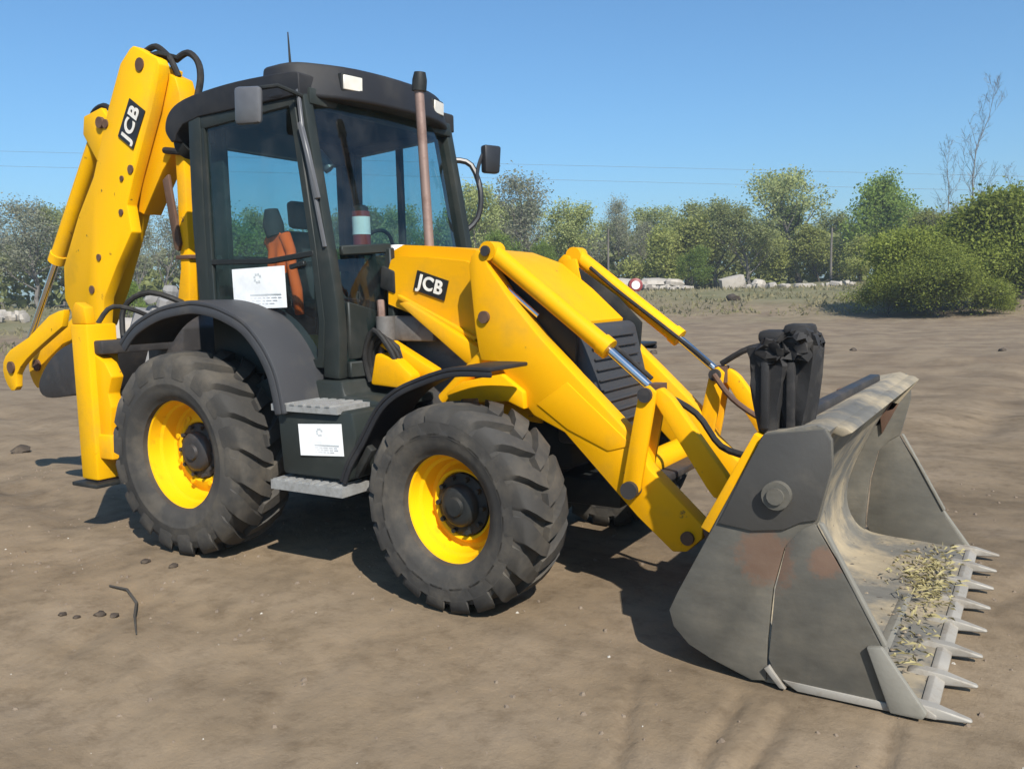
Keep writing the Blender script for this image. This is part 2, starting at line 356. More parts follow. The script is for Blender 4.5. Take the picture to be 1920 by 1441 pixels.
# ------------------------------------------------------------------ the machine
L = thing('backhoe_loader', 'yellow and black backhoe loader standing on the dirt with its front shovel down', 'backhoe loader')

# chassis, axles, engine
prism('chassis', [(-.95, .62), (-.95, .98), (-.2, 1.0), (.6, .95), (2.35, .95), (2.5, .82), (2.5, .62), (1.2, .56)], -.33, .33, 'black', L, .02)
bm = bmesh.new(); add_tube(bm, [(2.17, -.78, .523), (2.17, -.3, .50), (2.17, 0, .50), (2.17, .3, .50), (2.17, .78, .523)], [.09, .11, .15, .11, .09], 12); fin('axle', bm, 'dark_steel', L)
bm = bmesh.new(); add_tube(bm, [(0, -.75, .643), (0, -.3, .64), (0, 0, .64), (0, .3, .64), (0, .75, .643)], [.11, .14, .2, .14, .11], 12); fin('axle', bm, 'dark_steel', L)
box('engine_block', 1.28, 2.3, -.30, .30, .9, 1.42, 'gunk', L, .03)
box('sump_plate', 2.35, 2.78, -.26, .26, .40, .56, 'black', L, .02)

# wheels -------------------------------------------------------
def make_wheel(x, z, rim, R_, s, yo, wd, nlug, steer, rear):
    """s=-1 for the near side; yo = plane of the rim's outer edge, wd = tyre width"""
    root_m = Matrix.Translation((x, s*yo, z)) @ Matrix.Rotation(steer, 4, 'Z')
    f = -s  # local +y points to the machine after flipping
    def place(bm):
        if s > 0: bmesh.ops.scale(bm, vec=(1, -1, 1), verts=bm.verts)
        bmesh.ops.transform(bm, matrix=root_m, verts=bm.verts)
    # local frame for s=-1: y=0 rim outer plane, positive y goes inwards
    dp = .185 if rear else .15
    hub = bmesh.new()
    hr = .135 if rear else .118
    add_lathe(hub, [(dp+.06, hr+.05), (dp-.02, hr+.05), (dp-.03, hr+.02), (dp-.03, hr), (dp-.062, hr-.005), (dp-.078, hr-.022), (dp-.082, hr-.05), (dp-.082, .055), (dp-.10, .048), (dp-.102, 0)], 32)
    nb = 10
    for k in range(nb):
        a = 2*math.pi*k/nb; rr = hr+.033
        add_tube(hub, [(rr*math.cos(a), dp-.02, rr*math.sin(a)), (rr*math.cos(a), dp-.052, rr*math.sin(a))], .014, 6)
    place(hub); ho = fin('wheel', hub, 'black' if not rear else 'dark_steel', L)
    r_ = bmesh.new()
    add_lathe(r_, [(-.004, rim-.012), (-.006, rim), (.012, rim+.006), (.02, rim-.012), (.03, rim-.03), (dp*.55, rim-.042), (dp*.62, rim-.060), (dp+.01, rim-.075), (dp+.02, rim-.095),
                   (dp-.012, rim-.14 if rear else rim-.12), (dp-.022, hr+.075), (dp-.014, hr+.06), (dp, hr+.055), (dp+.03, hr+.05), (dp+.05, hr+.1), (dp+.06, rim-.07), (wd-.03, rim-.03), (wd-.01, rim)], 64)
    if rear:  # ventilation slots show as dark rounded recesses: small raised lips
        for k in range(8):
            a = 2*math.pi*(k+.5)/8; rr = (hr+rim-.10)/2+.02
            add_tube(r_, [(rr*math.cos(a), dp-.004, rr*math.sin(a)), (rr*math.cos(a), dp-.03, rr*math.sin(a))], .018, 8)
    place(r_); rim_o = fin('rim', r_, 'rim', ho, 30); rim_o.data
    ty = bmesh.new(); c = wd/2-.03; h = wd/2+.03
    pr = [(-1, rim-.0, -.86), (-1, rim+.012, -.92), (-1, rim+.055, -.985), (-1, rim+.085, -1.0), (-1, rim+.09, -1.012), (-1, rim+.10, -1.012), (-1, rim+.106, -1.0), (-1, (rim+R_)/2+.035, -1.003), (-1, R_-.10, -.965), (-1, R_-.062, -.86), (-1, R_-.048, -.6), (0, R_-.042, 0)]
    prof = [(c+h*t_, r0) for (_, r0, t_) in pr]; prof += [(c-h*t_, r0) for (_, r0, t_) in reversed(pr[:-1])]
    prof += [(c+h*.8, rim-.02), (c-h*.8, rim-.02)]
    add_lathe(ty, prof, 72, True)
    for sd in (-1, 1):
        for k in range(nlug):
            a0 = 2*math.pi*(k+(.5 if sd > 0 else 0))/nlug+random.uniform(-.01, .01)
            ring = []
            for (tt, top, wa, bot) in ((-.06, R_-.004, .075, R_-.07), (.3, R_, .095, R_-.07), (.62, R_-.003, .118, R_-.08), (.84, R_-.014, .138, R_-.10), (.95, R_-.040, .140, R_-.12), (1.0, R_-.080, .128, R_-.14), (1.012, R_-.125, .10, R_-.16)):
                y = c+sd*h*tt; aa = a0+.30*max(tt, 0)**1.15*(1 if rear else 1)
                wa *= (.66/R_)**.5
                ring.append([ty.verts.new((rad*math.cos(aa+q), y, rad*math.sin(aa+q))) for q, rad in ((-wa, bot), (-wa*.78, top), (wa*.78, top), (wa, bot))])
            for p, q in zip(ring, ring[1:]):
                for j in range(3): ty.faces.new((p[j], p[j+1], q[j+1], q[j]))
            ty.faces.new(ring[0][::-1]); ty.faces.new(ring[-1])
    place(ty); fin('tyre', ty, 'rubber', ho, 40)
    return ho
random.seed(3)
tag(make_wheel(0, .643, .382, .678, -1, 1.10, .42, 18, 0, True), 'large rear wheel with deep dished yellow rim')
tag(make_wheel(2.17, .523, .315, .562, -1, 1.10, .36, 19, -.067, False), 'front wheel with black planetary hub in the yellow rim')
make_wheel(0, .643, .382, .678, 1, 1.10, .42, 18, 0, True)
make_wheel(2.17, .523, .315, .562, 1, 1.10, .36, 19, -.067, False)

# mudguards
rf = smoothline([(-.54, 1.375), (-.45, 1.455), (-.326, 1.530), (-.093, 1.610), (.15, 1.645), (.281, 1.648), (.44, 1.625), (.573, 1.585), (.70, 1.53), (.797, 1.455), (.89, 1.35), (.961, 1.225), (1.0, 1.09), (1.02, .97)])
for s in (-1, 1): sheet('rear_fender', rf, s*1.12, s*.70, .03, 'plastic', L, .012, .055)
ff = smoothline([(1.40, .60), (1.46, .72), (1.553, .845), (1.682, 1.03), (1.80, 1.13), (1.953, 1.20), (2.203, 1.272), (2.46, 1.278)])
for s in (-1, 1): sheet('front_fender', ff, s*1.09, s*.72, .022, 'roof', L, .008, .03)

# tool box with steps, near side
prism('toolbox', [(.93, .60), (.90, 1.0), (1.50, 1.0), (1.53, .86), (1.46, .60)], -1.07, -.55, 'cabgreen', L, .02)
bm = bmesh.new(); add_box(bm, .89, 1.42, -1.10, -.80, .985, 1.025)
for i in range(7): add_box(bm, .91+i*.07, .945+i*.07, -1.105, -.82, 1.025, 1.034)
fin('step_plate', bm, 'tread', L)
bm = bmesh.new(); add_box(bm, .885, 1.46, -1.13, -.90, .515, .57)
for i in range(8): add_box(bm, .90+i*.068, .935+i*.068, -1.125, -.91, .57, .578)
fin('step_plate', bm, 'tread', L)
box('step_bracket', 1.0, 1.4, -1.02, -.60, .48, .60, 'black', L, .01)
prism('fuel_tank', [(.93, .60), (.90, 1.05), (1.40, 1.05), (1.45, .60)], .60, 1.07, 'cabgreen', L, .03)
prism('floor_deck', [(.30, 1.03), (.55, 1.14), (1.20, 1.14), (1.22, 1.05), (1.5, 1.03), (1.5, .98), (.6, .98)], -.82, .82, 'cabgreen', L, .015)
bar('fender_stay', (1.46, -1.0, .62), (1.60, -1.02, .80), .05, .05, 'black', L)

# cab ----------------------------------------------------------
cab = prism('cab', [(.0, 1.16), (1.14, 1.15), (1.14, 1.20), (.66, 1.20), (.5, 1.45), (.28, 1.58), (-.06, 1.60), (-.06, 1.05)], -.72, .72, 'cabgreen', L, .012)
bm = bmesh.new()
for s in (-1, 1):
    for pts, wx, wy in (([(-.04, s*.74, 1.55), (-.05, s*.75, 2.15), (-.03, s*.75, 2.86)], .12, .09),
                        ([(1.085, s*.745, 1.15), (1.10, s*.745, 1.50), (1.04, s*.745, 1.95), (.88, s*.73, 2.90)], .13, .08)):
        add_sweep(bm, smoothline(pts, 4), wx, wy)
    add_bar(bm, (-.05, s*.75, 2.81), (.90, s*.74, 2.86), .09, .08)
    add_bar(bm, (.45, s*.75, 1.50), (.45, s*.75, 2.83), .05, .05) if s > 0 else None
add_bar(bm, (-.05, -.75, 2.80), (-.05, .75, 2.80), .22, .08, (1, 0, 0))
add_bar(bm, (-.05, -.75, 1.90), (-.05, .75, 1.90), .10, .08, (1, 0, 0))
add_bar(bm, (-.045, -.62, 1.6), (-.045, -.62, 2.8), .20, .05)
add_bar(bm, (-.045, .66, 1.6), (-.045, .66, 2.8), .16, .05)
add_bar(bm, (.92, -.73, 2.87), (.92, .73, 2.87), .10, .10, (1, 0, 0))
bmesh.ops.recalc_face_normals(bm, faces=bm.faces); bev(bm, .012, 2); fin('pillar', bm, 'cabgreen', cab)
prism('headliner', [(-.05, 2.84), (.95, 2.86), (.95, 2.90), (-.05, 2.88)], -.72, .72, 'seat', cab, 0)
# roof shell: domed loft
def roof_shell():
    prof = smoothline([(-.27, 2.72), (-.325, 2.80), (-.29, 2.90), (-.18, 2.965), (.03, 3.0), (.40, 3.02), (.86, 3.01), (.95, 2.99)], 4)
    low = [(.95, 2.865), (.4, 2.855), (.03, 2.85), (-.14, 2.82), (-.21, 2.77), (-.235, 2.72)]
    bm = bmesh.new(); add_prism(bm, list(prof)+low, -.80, .80); bmesh.ops.recalc_face_normals(bm, faces=bm.faces); bev(bm, .05, 3, 50)
    return bm
rfo = fin('roof', roof_shell(), 'roof', cab, 50)
plan = smoothline([(.60, -.80), (.86, -.80), (.99, -.66), (1.10, -.40), (1.14, 0), (1.10, .40), (.99, .66), (.86, .80), (.60, .80)], 3)
bm = bmesh.new(); vs = add_prism(bm, plan, 2.86, 3.085, 'z')
for v in bm.verts:
    if v.co.z > 3: v.co.x = .60+(v.co.x-.60)*.90; v.co.y *= .95
bmesh.ops.recalc_face_normals(bm, faces=bm.faces); bev(bm, .03, 3, 35); vis = fin('visor', bm, 'roof', cab, 45)
def lamp(y, w_=.17):
    d = Vector((1, y*.42, -.05)).normalized(); sd = Vector((-d.y, d.x, 0)).normalized(); c = Vector((1.065, y, 2.975)); u = Vector((0, 0, 1))
    bm = bmesh.new()
    add_bar(bm, c-d*.04-sd*w_/2, c-d*.04+sd*w_/2, .115, .08, d); bmesh.ops.recalc_face_normals(bm, faces=bm.faces); bev(bm, .012)
    o = fin('work_light', bm, 'black', cab)
    bm = bmesh.new(); add_bar(bm, c+d*.002-sd*(w_/2-.012), c+d*.002+sd*(w_/2-.012), .088, .012, d); bmesh.ops.recalc_face_normals(bm, faces=bm.faces); bev(bm, .004, 1)
    lo = fin('lens', bm, 'lens', L); lo.parent = o
    # thing > part > sub-part: lights hang on the machine, lens on the light
    o.parent = L
for y in (-.45, .45): lamp(y)
bm = bmesh.new(); add_tube(bm, [(-.24, -.66, 2.73), (-.31, -.66, 2.70)], [.075, .085], 16); o = fin('work_light', bm, 'black', L)
bm = bmesh.new(); add_tube(bm, [(-.31, -.66, 2.70), (-.318, -.66, 2.697)], .07, 16); fin('lens', bm, 'lens', o)

# glazing
def pane(name, pts, parent=cab):
    return raw(name, pts, [tuple(range(len(pts)))], 'glass', parent)
door = thing_door = chain('door', [(.03, -.77, 1.62), (.03, -.77, 2.80), (.86, -.765, 2.84), (.99, -.77, 1.93), (1.03, -.77, 1.50), (1.0, -.77, 1.24), (.70, -.77, 1.24), (.50, -.77, 1.50), (.28, -.77, 1.61), (.03, -.77, 1.62)], .055, .035, 'cabgreen', L, .006)
pane('door_glass', [(.03, -.77, 1.62), (.28, -.77, 1.61), (.50, -.77, 1.50), (.70, -.77, 1.24), (1.0, -.77, 1.24), (1.03, -.77, 1.50), (.99, -.77, 1.93), (.86, -.765, 2.84), (.03, -.77, 2.80)], door)
chain('door_bar', [(.05, -.775, 1.90), (.60, -.775, 1.885), (.99, -.775, 1.92)], .035, .03, 'black', door, .005)
chain('handle', [(.80, -.80, 1.84), (.93, -.80, 1.86)], .03, .03, 'black', door, .005)
pane('side_glass', [(-.02, .75, 1.55), (1.06, .75, 1.55), (1.0, .75, 2.1), (.88, .74, 2.84), (-.02, .75, 2.80)])
pane('rear_glass', [(-.06, -.7, 1.92), (-.06, .7, 1.92), (-.06, .7, 2.75), (-.06, -.7, 2.75)])
def ws(z): return float(np.interp(z, [1.15, 1.5, 1.95, 2.90], [1.085, 1.10, 1.04, .88]))
zs = [1.22, 1.5, 1.9, 2.2, 2.5, 2.86]; ys = np.linspace(-.71, .71, 13); V = []; F = []
for z in zs:
    for y in ys: V.append((ws(z)+.015+.13*(1-(y/.71)**2), y, z))
n = len(ys)
for i in range(len(zs)-1):
    for j in range(n-1): F.append((i*n+j, i*n+j+1, (i+1)*n+j+1, (i+1)*n+j))
raw('windscreen', V, F, 'glass', cab, 60)
# lower front quarter panel with frame left of the bonnet
bm = bmesh.new()
add_bar(bm, (1.165, -.71, 1.20), (1.26, -.36, 1.20), .10, .04, (1, 0, 0)); add_bar(bm, (1.27, -.38, 1.16), (1.25, -.38, 1.95), .05, .05)
add_bar(bm, (1.13, -.70, 1.93), (1.24, -.36, 1.95), .06, .04, (1, 0, 0))
add_prism(bm, [(-.69, 1.26), (-.40, 1.26), (-.40, 1.55), (-.69, 1.62)], 1.14, 1.17, 'x')
bmesh.ops.recalc_face_normals(bm, faces=bm.faces); bev(bm, .008, 1); fin('cowl_panel', bm, 'cabgreen', cab)
# wiper down the near pillar
chain('wiper', [(.93, -.79, 2.90), (.965, -.80, 2.62), (1.03, -.80, 2.30), (1.09, -.79, 1.95)], .022, .022, 'mirror', cab, .004)
chain('wiper', [(.945, -.80, 2.70), (1.0, -.805, 2.52), (1.06, -.80, 2.24)], .03, .03, 'mirror', cab, .004)
# inside the cab
st = prism('seat', [(.22, 1.50), (.62, 1.50), (.66, 1.62), (.34, 1.64), (.30, 1.70), (.20, 2.12), (.08, 2.14), (.10, 1.60)], -.26, .22, 'seat', cab, .04)
prism('headrest', [(.10, 2.15), (.19, 2.15), (.165, 2.35), (.09, 2.35)], -.14, .12, 'seat', st, .03)
prism('seat_base', [(.2, 1.16), (.58, 1.16), (.52, 1.50), (.26, 1.50)], -.18, .16, 'black', cab, .02)
prism('dashboard', [(.90, 1.16), (1.12, 1.16), (1.12, 1.86), (1.0, 1.92), (.86, 1.80)], -.28, .26, 'black', cab, .03)
bm = bmesh.new(); pts = [(.82+.06*math.sin(a), -.02+.18*math.cos(a), 1.94+.16*math.sin(a)) for a in np.linspace(0, 2*math.pi, 25)]
add_tube(bm, pts, .014, 8); add_tube(bm, [(.90, -.02, 1.80), (.82, -.02, 1.94)], .03, 8); add_tube(bm, [(.82, -.2, 1.94), (.82, .16, 1.94)], .012, 6); fin('steering_wheel', bm, 'black', cab)
prism('console', [(.25, 1.16), (.75, 1.16), (.75, 1.55), (.25, 1.70)], .38, .66, 'cabgreen', cab, .03)
for x, y, c_ in ((.62, -.42, 'hose'), (.70, -.36, 'hose')): chain('lever', [(x, y, 1.2), (x+.02, y, 1.86)], .02, .02, c_, cab, .003)
box('yellow_block', .34, .66, -.60, -.40, 1.20, 1.40, 'yellow_int', cab, .03)  # yellow block low in the cab behind the door glass
bm = bmesh.new(); add_tube(bm, [(.70, -.30, 2.50), (.62, -.34, 2.60)], [.04, .05], 12); fin('cab_fan', bm, 'mirror', cab)
# orange garment hung up behind the door glass: a draped double sheet with shoulders, sleeve and folds
bm = bmesh.new(); nu, nv = 15, 13; G = []
for side in (-1, 1):
    g = []
    for j in range(nv):
        t_ = j/(nv-1); hw = float(np.interp(t_, [0, .10, .22, .5, 1], [.035, .10, .125, .095, .115]))
        for i_ in range(nu):
            u_ = i_/(nu-1)*2-1; e_ = math.sqrt(max(0, 1-u_*u_))
            g.append(bm.verts.new((.415+u_*hw+.02*t_, -.55+side*.035*e_*(.6+.4*t_)+.012*math.sin(u_*7+t_*3)*t_, 2.12-.30*t_-.035*u_*u_*(t_ < .3)+.012*math.sin(u_*9)*t_)))
    for j in range(nv-1):
        for i_ in range(nu-1): bm.faces.new((g[j*nu+i_], g[j*nu+i_+1], g[(j+1)*nu+i_+1], g[(j+1)*nu+i_]))
bmesh.ops.remove_doubles(bm, verts=bm.verts, dist=.002)
add_tube(bm, [(.50, -.55, 2.07), (.545, -.545, 1.96), (.55, -.55, 1.86), (.59, -.55, 1.70), (.61, -.555, 1.54)], [.04, .036, .034, .038, .03], 10)
tag(fin('jacket', bm, 'orange', None, 180), 'crumpled orange garment hanging inside the cab behind the door glass', 'jacket')
bm = bmesh.new(); add_tube(bm, [(.42, -.55, 2.06), (.40, -.55, 2.14), (.39, -.55, 2.24)], [.06, .07, .045], 10); tag(fin('cap', bm, 'seat', None), 'dark cap or bag on top of the orange garment in the cab', 'cap')
# red and white canister standing on the dash ledge
cn = bpy.data.objects.new('canister', None)
bm = bmesh.new(); add_tube(bm, [(.98, -.33, 1.93), (.98, -.33, 2.20)], .058, 20); cn = fin('canister', bm, 'red', None)
tag(cn, 'red canister with a white band standing behind the windscreen', 'canister')
bm = bmesh.new(); add_tube(bm, [(.98, -.33, 2.05), (.98, -.33, 2.165)], .0595, 20); fin('band', bm, 'white', cn)
bm = bmesh.new(); add_tube(bm, [(.98, -.33, 2.20), (.98, -.33, 2.225), (.98, -.33, 2.24)], [.05, .05, .03], 16); fin('cap', bm, 'black', cn)

# mirrors, aerial, exhaust
bm = bmesh.new(); add_prism(bm, [(.59, 2.70), (.80, 2.685), (.815, 2.90), (.60, 2.925)], -1.0, -.95); bmesh.ops.recalc_face_normals(bm, faces=bm.faces); bev(bm, .025, 2); mo = fin('mirror', bm, 'mirror', L)
tube('mirror_arm', [(.95, -.78, 2.86), (.90, -.92, 2.90), (.70, -.96, 2.90)], .014, 'black', mo, 8)
bm = bmesh.new(); add_prism(bm, [(.86, 2.56), (1.00, 2.56), (1.02, 2.77), (.86, 2.77)], 1.0, 1.07, 'y'); bmesh.ops.recalc_face_normals(bm, faces=bm.faces)
bmesh.ops.rotate(bm, cent=(.93, 1.03, 2.66), matrix=Matrix.Rotation(R(70), 3, 'Z'), verts=bm.verts); bmesh.ops.translate(bm, vec=(.23, -.06, 0), verts=bm.verts); bev(bm, .02, 2)
mo = fin('mirror', bm, 'mirror_dark', L)
tube('mirror_arm', smoothline([(1.02, .76, 2.10), (1.10, .86, 2.22), (1.12, .88, 2.42), (1.05, .87, 2.62), (.95, .80, 2.66), (.93, .76, 2.62)], 3), .022, 'mirror_dark', mo, 8)
tube('mirror_arm', smoothline([(1.12, .88, 2.40), (1.10, .87, 2.55), (1.12, .92, 2.70), (1.16, .96, 2.76)], 3), .014, 'mirror_dark', mo, 8)
tube('antenna', [(.60, -.50, 2.98), (.585, -.50, 3.10), (.575, -.50, 3.36)], [.014, .010, .004], 'black', L, 8)
ex = tube('exhaust_stack', [(1.51, -.30, 1.90), (1.49, -.30, 2.4), (1.47, -.30, 2.93)], .030, 'exhaust', L, 16)
tube('rain_cap', [(1.47, -.30, 2.90), (1.478, -.30, 2.965), (1.482, -.30, 3.01)], [.046, .046, .036], 'black', ex, 14)

# bonnet -------------------------------------------------------
hp = [(1.19, 1.62), (1.20, 1.83), (1.24, 1.925), (1.34, 1.965), (1.60, 1.945), (1.88, 1.91), (2.10, 1.83), (2.32, 1.66), (2.53, 1.47), (2.50, 1.30), (2.02, 1.34), (1.93, 1.36)]
bm = bmesh.new(); add_prism(bm, hp, -.42, .42); bmesh.ops.recalc_face_normals(bm, faces=bm.faces)
es = [e for e in bm.edges if abs(e.verts[0].co.y) > .4 and abs(e.verts[1].co.y) > .4 and e.verts[0].co.y*e.verts[1].co.y > 0 and min(e.verts[0].co.z, e.verts[1].co.z) > 1.46]
bmesh.ops.bevel(bm, geom=es, offset=.07, segments=4, affect='EDGES', clamp_overlap=True)
hood = fin('hood', bm, 'yellow', L, 50)
prism('hood_strake', [(1.36, 1.655), (1.98, 1.375), (1.98, 1.345), (1.36, 1.625)], -.455, -.40, 'yellow', hood, .006)
prism('vent_panel', [(1.20, 1.70), (1.32, 1.66), (1.32, 1.80), (1.22, 1.84)], -.432, -.40, 'black', hood, .01)
tube('filler_cap', [(1.20, -.24, 1.93), (1.20, -.24, 1.975)], .05, 'white', hood, 14)
d = Vector((1.737-1.493, 0, 1.723-1.799)).normalized(); u = Vector((-d.z, 0, d.x)) if d.x*1 > 0 else None
u = Vector((-d.z, 0, d.x)); c0 = Vector((1.605, -.428, 1.705))
mw = Matrix(((d.x, u.x, 0, c0.x), (0, 0, -1, c0.y), (d.z, u.z, 0, c0.z), (0, 0, 0, 1)))
def plate(name, mw, w_, h_, sl_, parent):
    bm = bmesh.new(); q = [(-w_/2-sl_, -h_/2), (w_/2-sl_, -h_/2), (w_/2+sl_, h_/2), (-w_/2+sl_, h_/2)]
    add_prism(bm, q, -.004, .002, 'z'); bmesh.ops.transform(bm, matrix=mw, verts=bm.verts); return fin(name, bm, 'decal', parent, 0)
dc = plate('decal', mw, .245, .125, .0, hood)
lettering('lettering', 'JCB', .115, 'letter', dc, mw @ Matrix.Translation((0, 0, .0065)), .0, .03)
# grille nose
gp = [(2.535, 1.465), (2.60, 1.44), (2.72, .92), (2.70, .78), (2.45, .78), (2.45, 1.30)]
gr = prism('grille', gp, -.40, .40, 'plastic', L, .03, seg=3)
for i in range(9):
    z = 1.38-i*.06; x = 2.62+(1.44-z)/.52*.12-.004
    bar('slat', (x-.004, -.30, z), (x-.004, .30, z), .012, .014, 'plastic', gr, .003, (1, 0, 0))
# loader tower and frame under the bonnet
for s in (-1, 1):
    tw = prism('loader_tower', [(1.90, .95), (1.93, 1.36), (2.0, 1.60), (2.06, 1.86), (2.16, 1.86), (2.24, 1.55), (2.36, 1.02), (2.38, .90)], s*.455, s*.425, 'yellow', L, .006)
    prism('frame_rail', [(1.40, 1.60), (1.46, 1.61), (1.99, 1.335), (1.99, 1.235), (1.90, 1.235)], s*.50, s*.43, 'yellow', L, .012)
    prism('frame_rail', [(1.24, 1.35), (1.34, 1.37), (1.68, 1.20), (1.68, 1.14), (1.60, 1.14)], s*.53, s*.44, 'yellow', L, .012)
    prism('tower_foot', [(1.83, 1.07), (1.95, 1.145), (2.22, 1.195), (2.36, 1.10), (2.365, 1.0), (2.26, 1.04), (2.0, 1.02), (1.88, .98)], s*.62, s*.48, 'yellow', L, .012)
prism('valve_block', [(1.25, 1.10), (1.56, 1.08), (1.58, 1.17), (1.46, 1.26), (1.30, 1.30)], -.62, -.46, 'yellow', L, .02)
for k, (dy, r0) in enumerate(((-.52, .022), (-.56, .018), (-.60, .018))):
    tube('hose', smoothline([(1.24, dy, 1.12), (1.22, dy-.02, 1.28), (1.30, dy-.02, 1.38+.03*k), (1.42, dy, 1.30), (1.45, dy+.02, 1.16)], 4), r0, 'hose', L, 8)
tube('hose', smoothline([(1.22, -.45, 1.62), (1.24, -.47, 1.50), (1.23, -.48, 1.36), (1.26, -.5, 1.2)], 4), .024, 'exhaust', L, 8)
tube('hydraulic_filter', [(1.27, -.47, 1.37), (1.27, -.47, 1.52)], .06, 'gunk', L, 14)
box('battery_box', 1.26, 1.62, -.44, -.34, 1.36, 1.52, 'gunk', L, .02)

# loader arms --------------------------------------------------
arm_pts = [(1.995, 1.80), (2.01, 1.86), (2.05, 1.895), (2.10, 1.885), (2.125, 1.80), (2.273, 1.60), (2.449, 1.404), (2.637, 1.223), (2.884, .991), (3.003, .879), (3.088, .723), (3.381, .454), (3.374, .387), (3.292, .31), (3.216, .299),
           (3.022, .462), (2.596, .882), (2.402, .965), (2.349, 1.026), (2.169, 1.259), (2.06, 1.265), (2.045, 1.32), (2.025, 1.45)]
for s in (-1, 1):
    ar = prism('loader_arm', arm_pts, s*.58, s*.46, 'yellow', L, .010)
    bm = bmesh.new(); add_tube(bm, [(2.097, s*.60, 1.514), (2.097, s*.44, 1.514)], .035, 16); fin('pivot_pin', bm, 'rust', ar); bm = bmesh.new(); add_tube(bm, [(3.30, s*.60, .385), (3.30, s*.44, .385)], .035, 16); fin('pivot_pin', bm, 'rust', ar)
    prism('stiffener', [(2.43, 1.03), (2.62, .90), (2.86, .80), (3.0, .84), (2.62, 1.16)], s*.588, s*.575, 'yellow', ar, .005)
    # tilt ram above the arm
    bm = bmesh.new(); add_tube(bm, [(2.12, s*.52, 1.885), (2.83, s*.52, 1.345)], .052, 18); add_tube(bm, [(2.80, s*.52, 1.368), (2.845, s*.52, 1.334)], .060, 18); add_tube(bm, [(2.12, s*.575, 1.885), (2.12, s*.465, 1.885)], .055, 16)
    rm = fin('tilt_ram', bm, 'yellow', L)
    tube('piston_rod', [(2.82, s*.52, 1.352), (3.085, s*.52, 1.135)], .024, 'chrome', rm, 12)
    tube('ram_pin', [(2.12, s*.60, 1.885), (2.12, s*.585, 1.885)], .03, 'dark_steel', rm, 12)
    # lift ram inside the arm's upper gap
    bm = bmesh.new(); add_tube(bm, [(1.75, s*.52, 1.02), (2.20, s*.52, 1.42)], .045, 14); rm = fin('lift_ram', bm, 'yellow', L)
    tube('lift_rod', [(2.19, s*.50, 1.685), (2.405, s*.50, 1.515)], .016, 'chrome', L, 10)
    prism('arm_gap_shade', [(2.04, 1.83), (2.12, 1.84), (2.46, 1.60), (2.62, 1.44), (2.60, 1.20), (2.30, 1.40), (2.06, 1.62)], s*.455, s*.435, 'black', L, .004)  # black plate added as the shadow in the gap between ram and arm
    tube('hose', smoothline([(2.25, s*.46, 1.80), (2.45, s*.46, 1.64), (2.75, s*.46, 1.42), (2.95, s*.46, 1.27), (3.06, s*.46, 1.18)], 4), .013, 'hose', L, 8)
    # bell crank and tipping link
    for yy in (.615, .475):
        bk = prism('tipping_lever', [(3.06, 1.14), (3.11, 1.165), (3.15, 1.13), (3.135, 1.03), (3.06, .62), (3.03, .575), (2.985, .575), (2.955, .62), (3.025, .98)], s*(yy+.012), s*(yy-.012), 'yellow', L, .006)
    bm = bmesh.new(); add_tube(bm, [(3.005, s*.655, .615), (3.005, s*.44, .615)], .046, 16); fin('lever_pin', bm, 'dark_steel', bk); bm = bmesh.new(); add_tube(bm, [(3.095, s*.65, 1.115), (3.095, s*.44, 1.115)], .038, 16); fin('lever_pin', bm, 'dark_steel', bk)
    bm = bmesh.new(); add_bar(bm, (3.085, s*.52, 1.115), (3.15, s*.52, 1.115), .10, .09); fin('rod_eye', bm, 'rust', bk)
    prism('tipping_link', [(3.10, 1.12), (3.16, 1.15), (3.22, 1.10), (3.50, .73), (3.535, .66), (3.50, .61), (3.44, .61), (3.40, .66)], s*.60, s*.53, 'yellow', L, .010)
bm = bmesh.new(); add_tube(bm, [(2.93, -.46, .66), (2.93, .46, .66)], .075, 20); fin('cross_tube', bm, 'yellow', L)
box('cross_plate', 2.86, 3.10, -.42, .42, .60, .64, 'dark_steel', L, .01)
tube('hose', smoothline([(3.12, .50, 1.18), (3.3, .50, 1.28), (3.5, .48, 1.30), (3.72, .45, 1.30)], 4), .018, 'hose', L, 8)
tube('hose', smoothline([(3.10, -.42, 1.10), (3.28, -.40, 1.0), (3.42, -.42, .84), (3.60, -.45, .80)], 4), .018, 'hose', L, 8)
tube('hose', smoothline([(3.10, .42, 1.12), (3.22, .40, .98), (3.40, .42, .86), (3.60, .45, .80)], 4), .018, 'rust', L, 8)

# shovel -------------------------------------------------------
Y = 1.175
inner = smoothline([(4.10, 1.075), (4.04, .97), (3.93, .78), (3.82, .56), (3.755, .36), (3.76, .20), (3.83, .085), (3.95, .045), (4.2, .03)], 3)+[(4.46, .012)]
outer = [(4.46, -.010), (3.98, -.008), (3.86, -.012), (3.62, .045), (3.52, .09), (3.45, .16), (3.432, .23), (3.47, .32), (3.66, .70), (3.845, 1.05), (4.05, 1.095)]
bk_m = prism('shovel', list(inner)+outer, -Y+.012, Y-.012, 'steel_in', L, 0)
back_side = [(3.845, 1.05), (4.085, 1.085), (4.11, 1.04), (4.115, .93), (4.06, .70), (4.0, .66), (3.93, .58), (3.885, .40), (3.865, .18), (3.86, .0), (3.80, -.012), (3.62, .045), (3.52, .09), (3.45, .16), (3.43, .23), (3.47, .32)]
clam_side = [(4.05, .70), (4.075, .655), (4.20, .45), (4.33, .20), (4.44, .03), (4.44, -.012), (3.97, -.012), (3.90, .03), (3.87, .10), (3.895, .40), (3.94, .60), (4.0, .67)]
